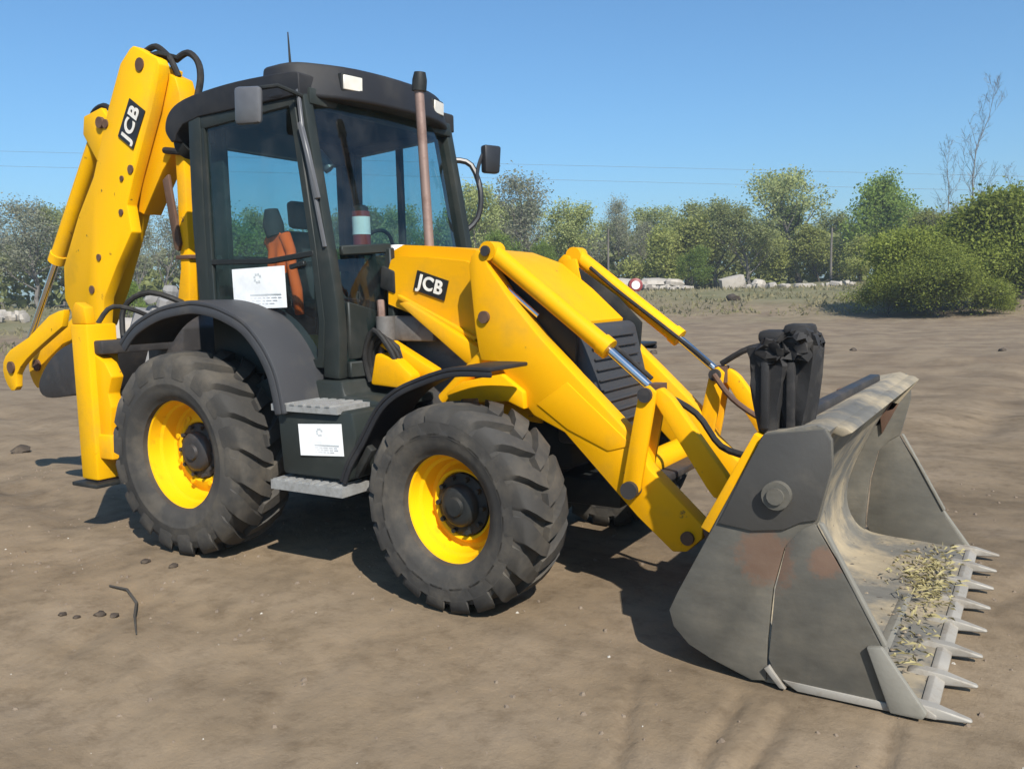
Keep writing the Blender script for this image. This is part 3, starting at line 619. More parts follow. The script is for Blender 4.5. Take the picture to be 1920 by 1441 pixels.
for s in (-1, 1):
    prism('side_plate', back_side, s*Y, s*(Y-.03), 'steel', bk_m, .004)
    prism('clam_plate', clam_side, s*(Y+.003), s*(Y-.022), 'steel', bk_m, .004)
    prism('edge_guard', [(4.255, .235), (4.31, .245), (4.475, .012), (4.46, -.012), (4.345, -.012)], s*(Y+.028), s*(Y-.005), 'steel_light', bk_m, .006)
    prism('edge_bead', [(4.064, .703), (4.079, .70), (4.325, .247), (4.312, .238)], s*(Y+.006), s*(Y-.03), 'steel_light', bk_m, .003)
    bm = bmesh.new(); add_tube(bm, [(3.906, s*(Y+.05), .806), (3.906, s*(Y-.03), .806)], .058, 20); add_tube(bm, [(3.906, s*(Y+.062), .806), (3.906, s*(Y+.05), .806)], .035, 12); fin('hinge_pin', bm, 'steel', bk_m)
    prism('hinge_plate', [(3.655, .655), (3.843, 1.046), (4.083, 1.082), (4.107, 1.04), (4.112, .93), (4.058, .715), (4.0, .70), (3.93, .66), (3.80, .64)], s*(Y+.012), s*(Y-.002), 'steel_dark', bk_m, .004)
    prism('lip_strip', [(3.855, .06), (3.875, .075), (3.945, -.012), (3.92, -.012)], s*(Y+.020), s*(Y-.005), 'bright', bk_m, .002)
    prism('wear_strip', [(3.93, .022), (4.10, .020), (4.34, .018), (4.345, -.014), (3.99, -.014)], s*(Y+.010), s*(Y-.005), 'bright', bk_m, .003)
    prism('bucket_bracket', [(3.44, .25), (3.52, .22), (3.70, .62), (3.84, 1.04), (3.80, 1.05), (3.60, .72), (3.46, .62), (3.38, .45)], s*.60, s*.52, 'rust', bk_m, .006)
prism('mount_plate', [(3.57, .62), (3.80, 1.045), (3.83, 1.03), (3.61, .60)], -1.16, -.72, 'yellow', bk_m, .004)
prism('cutting_edge', [(4.445, .020), (4.47, .024), (4.505, .002), (4.505, -.012), (4.445, -.012)], -Y, Y, 'bright', bk_m, .003)
prism('wear_rib', [(4.215, .030), (4.25, .040), (4.27, .030)], -Y+.1, .1, 'steel_light', bk_m, .002)
for i in range(8):
    y = -Y+.03+i*(2*Y-.06)/7; bm = bmesh.new()
    add_prism(bm, [(4.36, .024), (4.40, .040), (4.50, .032), (4.625, .006), (4.625, -.006), (4.50, -.014), (4.36, -.014)], y-.030, y+.030)
    for v in bm.verts:
        if v.co.x > 4.6: v.co.y = y+(v.co.y-y)*.45
    bmesh.ops.recalc_face_normals(bm, faces=bm.faces); bev(bm, .006, 1); fin('tooth', bm, 'bright', bk_m)
prism('top_lip', [(4.0, 1.088), (4.13, 1.07), (4.16, 1.05), (4.12, 1.03), (4.0, 1.07)], -Y+.15, Y, 'steel_in', bk_m, .006)
prism('spill_guard', [(4.10, 1.055), (4.155, 1.045), (4.02, .86), (3.97, .84)], Y-.05, Y-.012, 'steel_in', bk_m, .004)
prism('hinge_gap_shade', [(3.93, .93), (4.05, .90), (3.955, .70)], Y-.05, Y-.032, 'rust', bk_m, .003)  # dark triangle standing in for the shaded gap at the far plate
# folded forks on the shovel top
for (x0, y0, lean, ht) in ((3.772, -1.02, .02, .40), (3.868, -.99, .03, .425)):
    bm = bmesh.new()
    pr = [(x0+.03, 1.04), (x0+.112, 1.04), (x0+.122+lean, 1.04+ht-.10), (x0+.118+lean, 1.04+ht-.02), (x0+.09+lean, 1.04+ht), (x0+.03+lean*.2, 1.04+ht-.015), (x0-.012, 1.04+ht-.075), (x0-.008, 1.04+ht-.2)]
    add_prism(bm, pr, y0-.09, y0+.10)
    add_tube(bm, [(x0+.055+lean, y0-.12, 1.04+ht-.06), (x0+.055+lean, y0+.12, 1.04+ht-.06)], .058, 14)
    bmesh.ops.recalc_face_normals(bm, faces=bm.faces); bev(bm, .012, 1, 30); bmesh.ops.triangulate(bm, faces=[f for f in bm.faces if len(f.verts) > 4]); bmesh.ops.subdivide_edges(bm, edges=[e for e in bm.edges if e.calc_length() > .05], cuts=2, use_grid_fill=True)
    for v in bm.verts: v.co += Vector((random.uniform(-1, 1), random.uniform(-1, 1), random.uniform(-1, 1)))*(.009+.013*(v.co.z > 1.30))
    fo = fin('folded_fork', bm, 'fork_steel', L)
    box('fork_rib', x0+.045, x0+.08, y0-.115, y0-.085, 1.06, 1.34, 'fork_steel', fo, .008)
    box('fork_lug', x0+.015, x0+.10+lean, y0-.06, y0+.07, 1.04+ht-.03, 1.04+ht+.025, 'fork_steel', fo, .02)
bm = bmesh.new(); add_bar(bm, (3.93, -.85, 1.09), (3.97, .72, 1.095), .05, .06, (1, 0, 0)); bmesh.ops.recalc_face_normals(bm, faces=bm.faces); bev(bm, .01); fin('lip_shade_bar', bm, 'dark_steel', L)  # dark bar standing in for the shadow gap behind the top lip

# rear end -----------------------------------------------------
box('rear_frame', -1.12, -.86, -1.02, 1.02, .52, .70, 'yellow', L, .015)
box('rear_frame', -1.08, -.92, -1.0, 1.0, 1.28, 1.38, 'dark_steel', L, .015)
for s in (-1, 1):
    sb = box('stabiliser', -1.21, -1.01, s*1.05, s*.81, .36, 1.50, 'yellow_boom', L, .018)
    prism('bracket', [(-1.02, .60), (-.90, .66), (-.86, .90), (-.89, 1.0), (-.83, 1.12), (-.90, 1.22), (-1.02, 1.28)], s*1.0, s*.90, 'yellow', sb, .01)
    box('foot', -1.26, -.96, s*1.10, s*.79, .315, .345, 'black', sb, .008)
    box('leg_shoe', -1.19, -1.03, s*1.03, s*.86, .345, .38, 'rust', sb, .004)
    prism('cap', [(-1.20, 1.50), (-1.02, 1.50), (-1.04, 1.62), (-1.14, 1.66), (-1.20, 1.60)], s*1.04, s*.96, 'yellow', sb, .01)
    tube('hose', smoothline([(-1.10, s*.90, 1.5), (-1.05, s*.8, 1.62), (-.95, s*.6, 1.55), (-.92, s*.4, 1.4)], 4), .018, 'hose', L, 8)
yc = -.25
prism('kingpost', [(-1.20, .60), (-.86, .60), (-.78, 1.0), (-.74, 1.45), (-.95, 1.60), (-1.18, 1.40)], yc-.20, yc+.20, 'dark_steel', L, .02)
# boom going up behind the cab
boom = prism('boom', [(-.95, 3.38), (-.84, 3.33), (-.80, 3.20), (-.80, 2.90), (-.80, 2.60), (-.81, 1.90), (-.85, 1.55), (-1.02, 1.50), (-.92, 1.90), (-.90, 2.60), (-.90, 2.80), (-1.06, 2.66), (-1.33, 2.34), (-1.40, 2.37), (-1.30, 2.64), (-1.03, 3.08)], yc-.045, yc+.12, 'yellow', L, .010)
prism('boom_flange', [(-1.03, 2.58), (-.96, 2.62), (-.87, 2.09), (-.90, 2.03), (-.94, 2.05)], yc-.075, yc-.047, 'rust', boom, .006)
tube('hose', smoothline([(-.78, yc+.08, 3.2), (-.78, yc+.09, 2.8), (-.78, yc+.09, 2.3), (-.79, yc+.09, 1.9)], 4), .018, 'hose', boom, 8)
tube('hose', [(-.98, yc-.07, 2.80), (-.80, yc-.08, 2.77), (-.68, yc-.07, 2.83)], .026, 'hose', boom, 8)
box('clamp', -.95, -.78, yc-.06, yc+.135, 1.97, 2.0, 'rust', boom, .004)
# dipper: two side plates and a box between
dip = [(-1.215, 3.575), (-1.17, 3.59), (-.90, 3.455), (-.875, 3.41), (-.895, 3.33), (-1.00, 3.10), (-1.27, 2.63), (-1.385, 2.41), (-1.35, 2.20), (-1.57, 1.95), (-1.775, 1.69), (-1.82, 1.507), (-1.84, 1.34), (-1.90, 1.30), (-2.10, 1.31), (-2.18, 1.38),
       (-2.217, 1.509), (-2.34, 1.693), (-2.319, 1.963), (-2.044, 2.379), (-1.80, 2.667), (-1.62, 3.02), (-1.531, 3.186), (-1.343, 3.486)]
dp = prism('dipper', dip, yc-.15, yc-.055, 'yellow_boom', L, .010)
prism('dipper_web', [(-1.20, 3.52), (-.96, 3.42), (-1.10, 3.06), (-1.43, 2.45), (-1.84, 1.75), (-2.05, 1.45), (-2.25, 1.75), (-1.95, 2.45), (-1.50, 3.15)], yc-.05, yc+.13, 'yellow_boom', dp, .008)
for (x, z, r0) in ((-1.10, 3.44, .05), (-1.58, 3.06, .035), (-1.66, 3.08, .045), (-1.30, 2.68, .034), (-1.42, 2.62, .022), (-1.46, 2.36, .026), (-1.80, 2.02, .028), (-1.93, 1.76, .034), (-1.98, 1.42, .05)):
    bm = bmesh.new(); add_tube(bm, [(x, yc-.160, z), (x, yc-.13, z)], r0, 14); fin('pivot_pin', bm, 'rust', dp)
prism('dump_lug', [(-1.58, 3.10), (-1.66, 3.20), (-1.90, 3.16), (-1.93, 3.02), (-1.70, 2.70), (-1.60, 2.90)], yc-.13, yc-.08, 'yellow_boom', dp, .008)
tube('hose', smoothline([(-1.22, yc, 3.59), (-1.10, yc, 3.605), (-.98, yc, 3.53), (-.92, yc, 3.46), (-.88, yc+.02, 3.35)], 4), .024, 'hose', dp, 8)
tube('hose', smoothline([(-.98, yc+.08, 3.50), (-.86, yc+.10, 3.54), (-.76, yc+.11, 3.46), (-.73, yc+.10, 3.32), (-.78, yc+.08, 3.14)], 4), .026, 'hose', dp, 8)
tube('hose', smoothline([(-1.62, yc-.05, 3.18), (-1.76, yc-.04, 3.24), (-1.92, yc-.03, 3.20), (-1.99, yc-.02, 3.08)], 4), .024, 'hose', dp, 8)
box('top_guard', -1.20, -.94, yc-.10, yc+.10, 3.50, 3.53, 'black', dp, .004)
dv_ = Vector((-1.196+1.031, 0, 2.853-3.10)).normalized()*-1  # reads upwards
uu = Vector((-dv_.z, 0, dv_.x)); c0 = Vector((-1.245, yc-.158, 3.018))
mw = Matrix(((dv_.x, uu.x, 0, c0.x), (0, 0, -1, c0.y), (dv_.z, uu.z, 0, c0.z), (0, 0, 0, 1)))
dc = plate('decal', mw, .32, .215, .0, dp); lettering('lettering', 'JCB', .165, 'letter', dc, mw @ Matrix.Translation((0, 0, .0065)), .0, .03)
# crowd ram on the dipper's back and its rod to the bucket link
bm = bmesh.new(); add_tube(bm, [(-1.78, yc-.04, 3.12), (-2.58, yc-.04, 2.05)], .064, 18); add_tube(bm, [(-2.55, yc-.04, 2.085), (-2.60, yc-.04, 2.02)], .074, 18); rm = fin('bucket_ram', bm, 'yellow_boom', L)
tube('piston_rod', [(-2.58, yc-.04, 2.05), (-3.17, yc-.04, 1.28)], .030, 'chrome', rm, 12)
for s in (-1, 1):
    y0 = yc+s*.12
    ln = prism('bucket_link', smoothline([(-2.36, 1.60), (-2.60, 1.55), (-2.95, 1.36), (-3.28, 1.24), (-3.42, 1.12), (-3.42, .98), (-3.32, .86), (-3.22, .90), (-3.20, 1.02), (-3.02, 1.16), (-2.70, 1.32), (-2.42, 1.45)], 2), y0-.03, y0+.03, 'yellow_boom', L, .008)
    bm = bmesh.new(); add_tube(bm, [(-3.27, y0-.05, 1.08), (-3.27, y0+.05, 1.08)], .055, 16); fin('link_pin', bm, 'rust', ln)
# curled digging bucket under the dipper
bp = smoothline([(-1.75, 1.30), (-2.05, 1.34), (-2.38, 1.24), (-2.62, 1.06), (-2.70, .92), (-2.60, .84), (-2.30, .86), (-1.95, .92)], 3)
hb = prism('digging_bucket', bp, yc-.24, yc+.24, 'dark_steel', L, .015)
for i in range(3):
    y = yc-.18+i*.18; prism('tooth', [(-2.16, .86), (-2.10, .92), (-1.95, .80), (-1.97, .77)], y-.03, y+.03, 'dark_steel', hb, .004)
tube('hose', smoothline([(-.86, yc, 1.60), (-1.1, yc-.2, 1.72), (-1.3, yc-.3, 1.6), (-1.25, yc-.35, 1.3)], 4), .022, 'hose', L, 8)

# paper notices taped on
def notice(mw, w_, h_, label):
    bm = bmesh.new(); add_box(bm, -w_/2, w_/2, -.001, .001, -h_/2, h_/2)
    for v in bm.verts: v.co.y += .004*math.sin(v.co.x*9)
    bmesh.ops.transform(bm, matrix=mw, verts=bm.verts); o = tag(fin('notice', bm, 'paper', None, 0), label, 'notice', 'paper notices taped on the loader')
    bm = bmesh.new()
    def mark(x0, x1, z0, z1): add_box(bm, x0*w_, x1*w_, -.0022, -.0012, z0*h_, z1*h_)
    for k in range(7):  # crest-like ring of strokes
        a = 2*math.pi*k/8+.5; mark(-.01+.06*math.cos(a)-.02, -.01+.06*math.cos(a)+.02, .24+.10*math.sin(a)-.03, .24+.10*math.sin(a)+.03)
    mark(-.20, .42, -.185, -.15)
    bmesh.ops.transform(bm, matrix=mw, verts=bm.verts); fin('print', bm, 'ink', o, 0)
    bm = bmesh.new()
    for r_, (a, c_) in enumerate(((-.42, .42), (-.42, .40), (-.42, .30))):
        z = -.24-.07*r_; x = a
        while x < c_-.05:
            l = random.uniform(.04, .11); mark(x, min(x+l, c_), z-.012, z+.012); x += l+.025
    bmesh.ops.transform(bm, matrix=mw, verts=bm.verts); fin('print', bm, 'ink2', o, 0)
notice(Matrix.Translation((.50, -.793, 1.718)) @ Matrix.Rotation(R(-1), 4, 'Y'), .478, .262, 'larger white paper notice taped to the cab door glass')
notice(Matrix.Translation((1.262, -1.078, .828)) @ Matrix.Rotation(R(-3), 4, 'Y'), .335, .186, 'smaller white paper notice on the black toolbox between the steps')

r_ = np.random.default_rng(33); V = []; F = []
for k in range(260):
    if k < 150: x, y = r_.normal(3.97, .10), -1.05+abs(r_.normal(0, .35))
    else: x, y = r_.uniform(3.9, 4.4), r_.uniform(-1.1, 1.1)
    if x < 3.84 or x > 4.42: continue
    sz = r_.uniform(.006, .03) if k < 150 else r_.uniform(.004, .014); z0 = .035; b0 = len(V)
    for j in range(5):
        q = j*1.257+r_.uniform(-.2, .2); g = sz*r_.uniform(.8, 1.5); V.append((x+math.cos(q)*g, y+math.sin(q)*g, z0))
    V.append((x+r_.normal(0, .2)*sz, y+r_.normal(0, .2)*sz, z0+sz*r_.uniform(.5, .9)))
    F += [(b0+j, b0+(j+1) % 5, b0+5) for j in range(5)]
tag(raw('soil', V, F, worn('shovel_soil', (.21, .165, .115), (.27, .22, .16), .95, scale=9), None, 0), 'dry tan soil left on the shovel floor', 'soil', kind='stuff')
# dry grass caught in the shovel
bm = bmesh.new(); random.seed(11)
for i in range(430):
    if random.random() < .75: y = random.gauss(.35, .32); x = 4.35+random.gauss(0, .075)-.05*(y > .2)
    else: y = random.uniform(-.9, .95); x = 4.36+random.gauss(0, .04)
    x = min(x, 4.46); z = .035+abs(random.gauss(0, .025)); a = random.uniform(0, 6.28); l = random.uniform(.02, .07)
    d = Vector((math.cos(a), math.sin(a), random.uniform(-.1, .35)))*l; n_ = Vector((-d.y, d.x, 0)).normalized()*random.uniform(.0015, .005); p = Vector((x, y, z))
    vs = [bm.verts.new(q) for q in (p-n_, p+n_, p+d*.6+n_*.8+Vector((0, 0, .01)), p+d)]; bm.faces.new(vs)
me = bpy.data.meshes.new('dry_grass'); bm.to_mesh(me); bm.free()
tag(link('dry_grass', me, simple('dry_grass_straw', (.30, .255, .115), .8), None, 0), 'pale yellow dry grass caught behind the shovel teeth', 'dry grass', kind='stuff')

# ------------------------------------------------------------------ yard details
def clod(name, r, seed, mat, flat=.6, sub=2):
    rr = random.Random(seed); bm = bmesh.new(); bmesh.ops.create_icosphere(bm, subdivisions=sub, radius=r)
    for v in bm.verts:
        k = 1+rr.uniform(-.22, .22); v.co *= k; v.co.z *= flat
    return fin(name, bm, mat, None, 50)
dirt_dark = worn('damp_soil', (.055, .042, .032), (.11, .085, .06), .95, scale=8, bmp=.4)
dirt_lump = worn('dry_soil', (.17, .13, .095), (.24, .19, .14), .95, scale=8, bmp=.4)
# small crumbs and pebbles: one ground-cover mesh
v = []; f = []; rr = np.random.default_rng(5)
base = [(1, 0, 0), (-.5, .87, 0), (-.5, -.87, 0), (0, 0, 1), (.3, .3, .75)]
def crumbs(name, n, cx, cy, sx, sy, smin, smax, mat, sd):
    r_ = np.random.default_rng(sd); X = r_.uniform(cx-sx, cx+sx, n); Yy = r_.uniform(cy-sy, cy+sy, n); Z = terrain(X, Yy); S = smin+(smax-smin)*r_.random(n)**3
    V = []; F = []
    for x, y, z, s in zip(X, Yy, Z, S):
        k = len(V); a = r_.uniform(0, 6.28)
        for j in range(5):
            q = a+j*1.257; g = s*r_.uniform(.7, 1.2); V.append((x+math.cos(q)*g, y+math.sin(q)*g, z-.3*s))
        for j in range(3):
            q = a+j*2.09; g = s*r_.uniform(.35, .6); V.append((x+math.cos(q)*g, y+math.sin(q)*g, z+s*r_.uniform(.4, .75)))
        F += [(k+5, k+6, k+7), (k, k+1, k+5), (k+1, k+6, k+5), (k+1, k+2, k+6), (k+2, k+3, k+6), (k+3, k+7, k+6), (k+3, k+4, k+7), (k+4, k+5, k+7), (k+4, k, k+5)]
    return tag(raw(name, V, F, mat, None, 0), kind='stuff', label='small crumbs and pebbles of earth scattered over the yard', cat='dirt crumbs')
crumbs('dirt_crumbs', 2600, .8, -.2, 5.2, 3.6, .003, .020, dirt_lump, 1)
o = crumbs('pebbles', 40, 2.0, -1.6, 4.0, 1.6, .004, .013, simple('pale_stone', (.40, .37, .32), .8), 2); o['label'] = 'few pale pebbles lying on the near dirt'; o['category'] = 'pebbles'
def put_clod(x, y, r, seed, label, mat=dirt_dark, flat=.6, group=None):
    o = clod('dirt_clod', r, seed, mat, flat); o.location = (x, y, tz(x, y)+r*flat*.35); tag(o, label, 'dirt clod', group); return o

# ------------------------------------------------------------------ vegetation
def leafmat(name, a, b_, c_):
    m, t, b = mk(name); n = noise(t, 1.1, 5, .7, 'Object'); r = ramp(t, n.outputs[0], [(.32, a), (.5, b_), (.68, c_)])
    oi = node(t, 'ShaderNodeObjectInfo'); hs = node(t, 'ShaderNodeHueSaturation'); mr = node(t, 'ShaderNodeMapRange'); mr.inputs[3].default_value = .8; mr.inputs[4].default_value = 1.25
    t.links.new(oi.outputs['Random'], mr.inputs[0]); t.links.new(mr.outputs[0], hs.inputs['Value']); t.links.new(r.outputs[0], hs.inputs['Color'])
    t.links.new(hs.outputs[0], b.inputs['Base Color']); b.inputs['Roughness'].default_value = .7; b.inputs['Specular IOR Level'].default_value = .2
    tr = node(t, 'ShaderNodeBsdfTranslucent'); t.links.new(hs.outputs[0], tr.inputs[0]); mx = node(t, 'ShaderNodeMixShader'); mx.inputs[0].default_value = .5
    t.links.new(b.outputs[0], mx.inputs[1]); t.links.new(tr.outputs[0], mx.inputs[2]); t.links.new(mx.outputs[0], t.nodes['Material Output'].inputs[0]); return m
leaf_spring = leafmat('pale_spring_leaves', (.22, .25, .085), (.31, .34, .13), (.40, .42, .19))
leaf_green = leafmat('fresh_green_leaves', (.11, .165, .032), (.18, .245, .05), (.25, .315, .08))
leaf_willow = leafmat('willow_leaves', (.14, .17, .028), (.22, .255, .045), (.30, .335, .08))
leaf_olive = leafmat('olive_brush_leaves', (.20, .225, .06), (.29, .31, .09), (.37, .38, .13))
leaf_grey = leafmat('grey_budding_twigs', (.20, .215, .14), (.28, .285, .19), (.35, .35, .25))
bark = worn('grey_bark', (.13, .115, .10), (.20, .185, .16), .9, scale=3, bmp=.4)
bark_d = worn('dark_bark', (.06, .052, .042), (.10, .09, .075), .9, scale=3, bmp=.4)
twigm = worn('pale_twig_bark', (.17, .15, .13), (.22, .20, .17), .9, scale=3, bmp=.2)
def grow(seed, H, spread, r0, nl1, nl2, nl3, up_=.6, start=.25, wander=.05):
    """limbs as lists of points with radii; returns (limbs, twig points)"""
    rr = random.Random(seed); limbs = []; tips = []
    def rv(): return Vector((rr.gauss(0, 1), rr.gauss(0, 1), rr.gauss(0, 1)))
    def limb(p, d, ln, r, n, lift):
        pts = [p.copy()]; rs = [r]; d = d.normalized()
        for i in range(n):
            d = (d+rv()*.16+Vector((0, 0, lift))).normalized(); p = p+d*ln/n; pts.append(p.copy()); rs.append(max(r*(1-(i+1)/n)**.8, r*.12))
        limbs.append((pts, rs)); return pts, rs
    tp, tr = limb(Vector((0, 0, -.3)), Vector((0, 0, 1)), H*.93+.3, r0, 7, .15)
    def at(pts, rs, t):
        i = min(int(t*(len(pts)-1)), len(pts)-2); f_ = t*(len(pts)-1)-i; return pts[i].lerp(pts[i+1], f_), rs[i]*(1-f_)+rs[i+1]*f_
    for k in range(nl1):
        t = start+(1-start)*(k+rr.random())/nl1; t = min(t, .97); p, r = at(tp, tr, t); a = k*2.4+rr.uniform(-.5, .5)
        ln = spread*(1.15-.75*((t-start)/(1-start))**1.2)*rr.uniform(.75, 1.15)
        d = Vector((math.cos(a), math.sin(a), up_+.5*t))
        b1, r1 = limb(p, d, ln, r*.6, 5, .10); 
        for j in range(nl2):
            t2 = .25+.72*(j+rr.random())/nl2; p2, r2 = at(b1, r1, min(t2, .98)); d2 = (b1[-1]-b1[0]).normalized()+rv()*.55+Vector((0, 0, .25))
            b2, q2 = limb(p2, d2, ln*.5*rr.uniform(.6, 1.1)*(1.1-.5*t2), r2*.6, 3, .08)
            for i in range(nl3):
                p3, r3 = at(b2, q2, rr.uniform(.3, 1)); d3 = (b2[-1]-b2[0]).normalized()+rv()*.7+Vector((0, 0, .2))
                b3, _ = limb(p3, d3, ln*.26*rr.uniform(.6, 1.1), r3*.7, 2, .05); tips += [b3[1], b3[2]]
            tips += [b2[2], b2[3]]
        tips.append(b1[-1])
    return limbs, tips
def limbs_mesh(name, limbs, minr=.0, n=5):
    V = []; F = []
    for pts, rs in limbs:
        k = 5 if rs[0] > .04 else 3; prev = None
        for i, p in enumerate(pts):
            d = (pts[min(i+1, len(pts)-1)]-pts[max(i-1, 0)]).normalized(); u = d.orthogonal().normalized() if prev is None else (prev-d*prev.dot(d)).normalized(); prev = u; w2 = d.cross(u)
            b0 = len(V)
            for j in range(k): V.append(p+(u*math.cos(6.2832*j/k)+w2*math.sin(6.2832*j/k))*max(rs[i], minr))
            if i:
                for j in range(k): F.append((b0-k+j, b0-k+(j+1) % k, b0+(j+1) % k, b0+j))
    me = bpy.data.meshes.new(name); me.from_pydata([tuple(x) for x in V], [], F); me.update(); return me
def leaves_mesh(name, tips, per, size, spreadr, seed):
    rr = np.random.default_rng(seed); T = np.array([tuple(t_) for t_ in tips]); T = np.repeat(T, per, 0); n = len(T)
    P = T+rr.normal(0, spreadr, (n, 3)); A = rr.normal(0, 1, (n, 3)); A /= np.linalg.norm(A, axis=1)[:, None]
    B = np.cross(A, rr.normal(0, 1, (n, 3))); B /= np.linalg.norm(B, axis=1)[:, None]; S = size*rr.uniform(.5, 1.25, n)[:, None]
    V = np.stack([P-A*S*.5, P+B*S*.32, P+A*S*.5, P-B*S*.32], 1).reshape(-1, 3)
    me = bpy.data.meshes.new(name); me.vertices.add(len(V)); me.vertices.foreach_set('co', V.ravel()); Q = np.arange(4*n)
    me.loops.add(4*n); me.loops.foreach_set('vertex_index', Q); me.polygons.add(n); me.polygons.foreach_set('loop_start', np.arange(0, 4*n, 4)); me.polygons.foreach_set('loop_total', np.full(n, 4)); me.update(); return me
KINDS = {}
def kind(k, seed, H, spread, r0, n1, n2, n3, per, size, sr, leaf, bk, **kw):
    limbs, tips = grow(seed, H, spread, r0, n1, n2, n3, **kw)
    lm = limbs_mesh('trunk', limbs, .012 if per else .007); lm.materials.append(bk)
    cm = None
    if per: cm = leaves_mesh('crown', tips, per, size, sr, seed+50); cm.materials.append(leaf)
    zz = np.empty(len((cm or lm).vertices)*3); (cm or lm).vertices.foreach_get('co', zz); H = float(np.percentile(zz[2::3], 99.3 if cm else 100))
    KINDS.setdefault(k, []).append((lm, cm, H))
for i in range(2): kind('spring', 10+i, 11, 4.9, .24, 18, 5, 3, 15, .27, .46, leaf_spring, bark, start=.18)
for i in range(2): kind('grey', 20+i, 11, 4.6, .22, 19, 5, 3, 8, .22, .48, leaf_grey, bark, start=.2, up_=.8)
for i in range(2): kind('green', 30+i, 10, 4.4, .24, 18, 5, 3, 17, .30, .5, leaf_green, bark_d, start=.08)
kind('tall', 40, 12, 4.2, .26, 15, 5, 3, 8, .27, .38, leaf_spring, bark_d, start=.38, up_=.55)
kind('bare', 50, 15, 2.6, .075, 24, 5, 3, 0, .1, .1, leaf_grey, twigm, start=.30, up_=1.3)
for i in range(2): kind('olive', 60+i, 6, 3.0, .12, 16, 5, 3, 16, .26, .42, leaf_olive, bark_d, start=.05, up_=.9)
for i in range(3): kind('willow', 70+i, 5.6, 3.6, .07, 24, 6, 3, 30, .21, .50, leaf_willow, bark_d, start=.0, up_=.75)
TC = {}
def tree(k, x, y, H, label, sw=1.0, rz=None, name='tree', cat='tree', group='trees along the far edge of the yard'):
    i = TC.get(k, 0); TC[k] = i+1; lm, cm, H0 = KINDS[k][i % len(KINDS[k])]; s = H/H0
    o = thing(name, label, cat, group, (x, y, tz(x, y)), (i*1.9+.4) if rz is None else rz); o.scale = (s*sw, s*sw, s)
    a = bpy.data.objects.new('trunk', lm); COL.objects.link(a); a.parent = o
    if cm: a = bpy.data.objects.new('crown', cm); COL.objects.link(a); a.parent = o
    return o
# place by compass bearing from the camera spot (degrees from +x) and distance in metres
def polar(b_, d_): return CAM.x+d_*math.cos(R(b_)), CAM.y+d_*math.sin(R(b_))
#@TREES
tree('grey', -74.5, 32.8, 8.4, 'grey budding tree cut off by the left picture edge', 1.1)
tree('grey', -73.2, 35.9, 8.9, 'leftmost whole grey budding tree, left of the digging arm', 1.3)
tree('grey', -66.3, 35.5, 9.4, 'tallest grey-green tree just left of the digging arm', 1.3)
tree('spring', -67.4, 39.6, 8.8, 'thin pale tree hidden mostly behind the digging arm', 1.0)
tree('grey', -50.7, 33.5, 7.1, 'dark grey tree seen in the gap between digging arm and boom', 0.8)
tree('grey', -55.8, 39.7, 8.1, 'grey tree just behind the boom and cab corner', 1.0)
tree('green', -37.6, 24.1, 2.4, 'low green shrub seen between the digging arm and the rear wheel', 1.0, name='shrub', cat='shrub', group='brush along the far edge of the yard')
tree('green', -54.5, 45.2, 8.2, 'green tree seen through the rear of the cab door glass', 1.1)
tree('spring', -55.9, 51.3, 8.0, 'pale tree seen low through the cab door glass', 1.1)
tree('spring', -50.7, 52.2, 8.2, 'pale tree seen past the wiper through the cab', 1.1)
tree('green', -48.7, 55.8, 8.1, 'green tree behind the middle of the cab', 1.0)
tree('spring', -44.5, 56.1, 8.3, 'pale tree seen left of the exhaust stack', 1.1)
tree('green', -42.5, 59.6, 7.9, 'green tree seen right of the exhaust stack through the glass', 1.1)
tree('spring', -36.2, 56.5, 9.2, 'pale spring tree behind the black mirror arm', 1.0)
tree('grey', -33.9, 60.3, 10.4, 'tall grey-purple crowned tree right of the mirror', 1.3)
tree('spring', -29.6, 58.3, 7.3, 'pale rounded tree above the far loader arm', 1.3)
tree('green', -27.8, 47.7, 4.3, 'bright green shrub behind the hood and the loader arms', 1.0, name='shrub', cat='shrub', group='brush along the far edge of the yard')
tree('green', -26.3, 51.0, 3.5, 'dark green shrub just over the far loader arm', 0.9, name='shrub', cat='shrub', group='brush along the far edge of the yard')
tree('grey', -31.9, 68.6, 7.2, 'slim grey bare tree left of the pale post', 0.9)
tree('grey', -30.2, 71.9, 8.9, 'slim grey bare tree right of the pale post', 0.75)
tree('grey', -26.8, 69.3, 6.4, 'short grey tree before the olive brush', 0.8)
tree('olive', -23.4, 64.4, 5.2, 'olive brush clump over the rubble slabs', 1.3, name='shrub', cat='shrub', group='brush along the far edge of the yard')
tree('olive', -22.0, 67.6, 6.2, 'olive brush clump left of the pale spreading tree', 1.3, name='shrub', cat='shrub', group='brush along the far edge of the yard')
tree('spring', -20.3, 71.1, 7.9, 'yellow-green spring tree left of the square rubble block', 1.4)
tree('spring', -16.6, 68.6, 7.1, 'pale spreading tree with dark trunk over the square rubble block', 1.35)
tree('green', -18.7, 60.3, 3.4, 'low dark green shrub left of the dark trunk', 1.1, name='shrub', cat='shrub', group='brush along the far edge of the yard')
tree('olive', -15.2, 71.9, 4.6, 'olive brush at the foot of the tallest tree', 1.3, name='shrub', cat='shrub', group='brush along the far edge of the yard')
tree('tall', -14.3, 77.1, 11.2, 'tallest sparse tree with open crown on the right skyline', 1.2)
tree('olive', -11.5, 71.8, 4.9, 'olive brush between the tallest tree and the round green tree', 1.3, name='shrub', cat='shrub', group='brush along the far edge of the yard')
tree('grey', -9.7, 75.2, 5.2, 'brown-grey thicket tree below the round green tree', 1.2)
tree('green', -6.9, 72.3, 8.8, 'round dense green tree right of the tallest tree', 1.05)
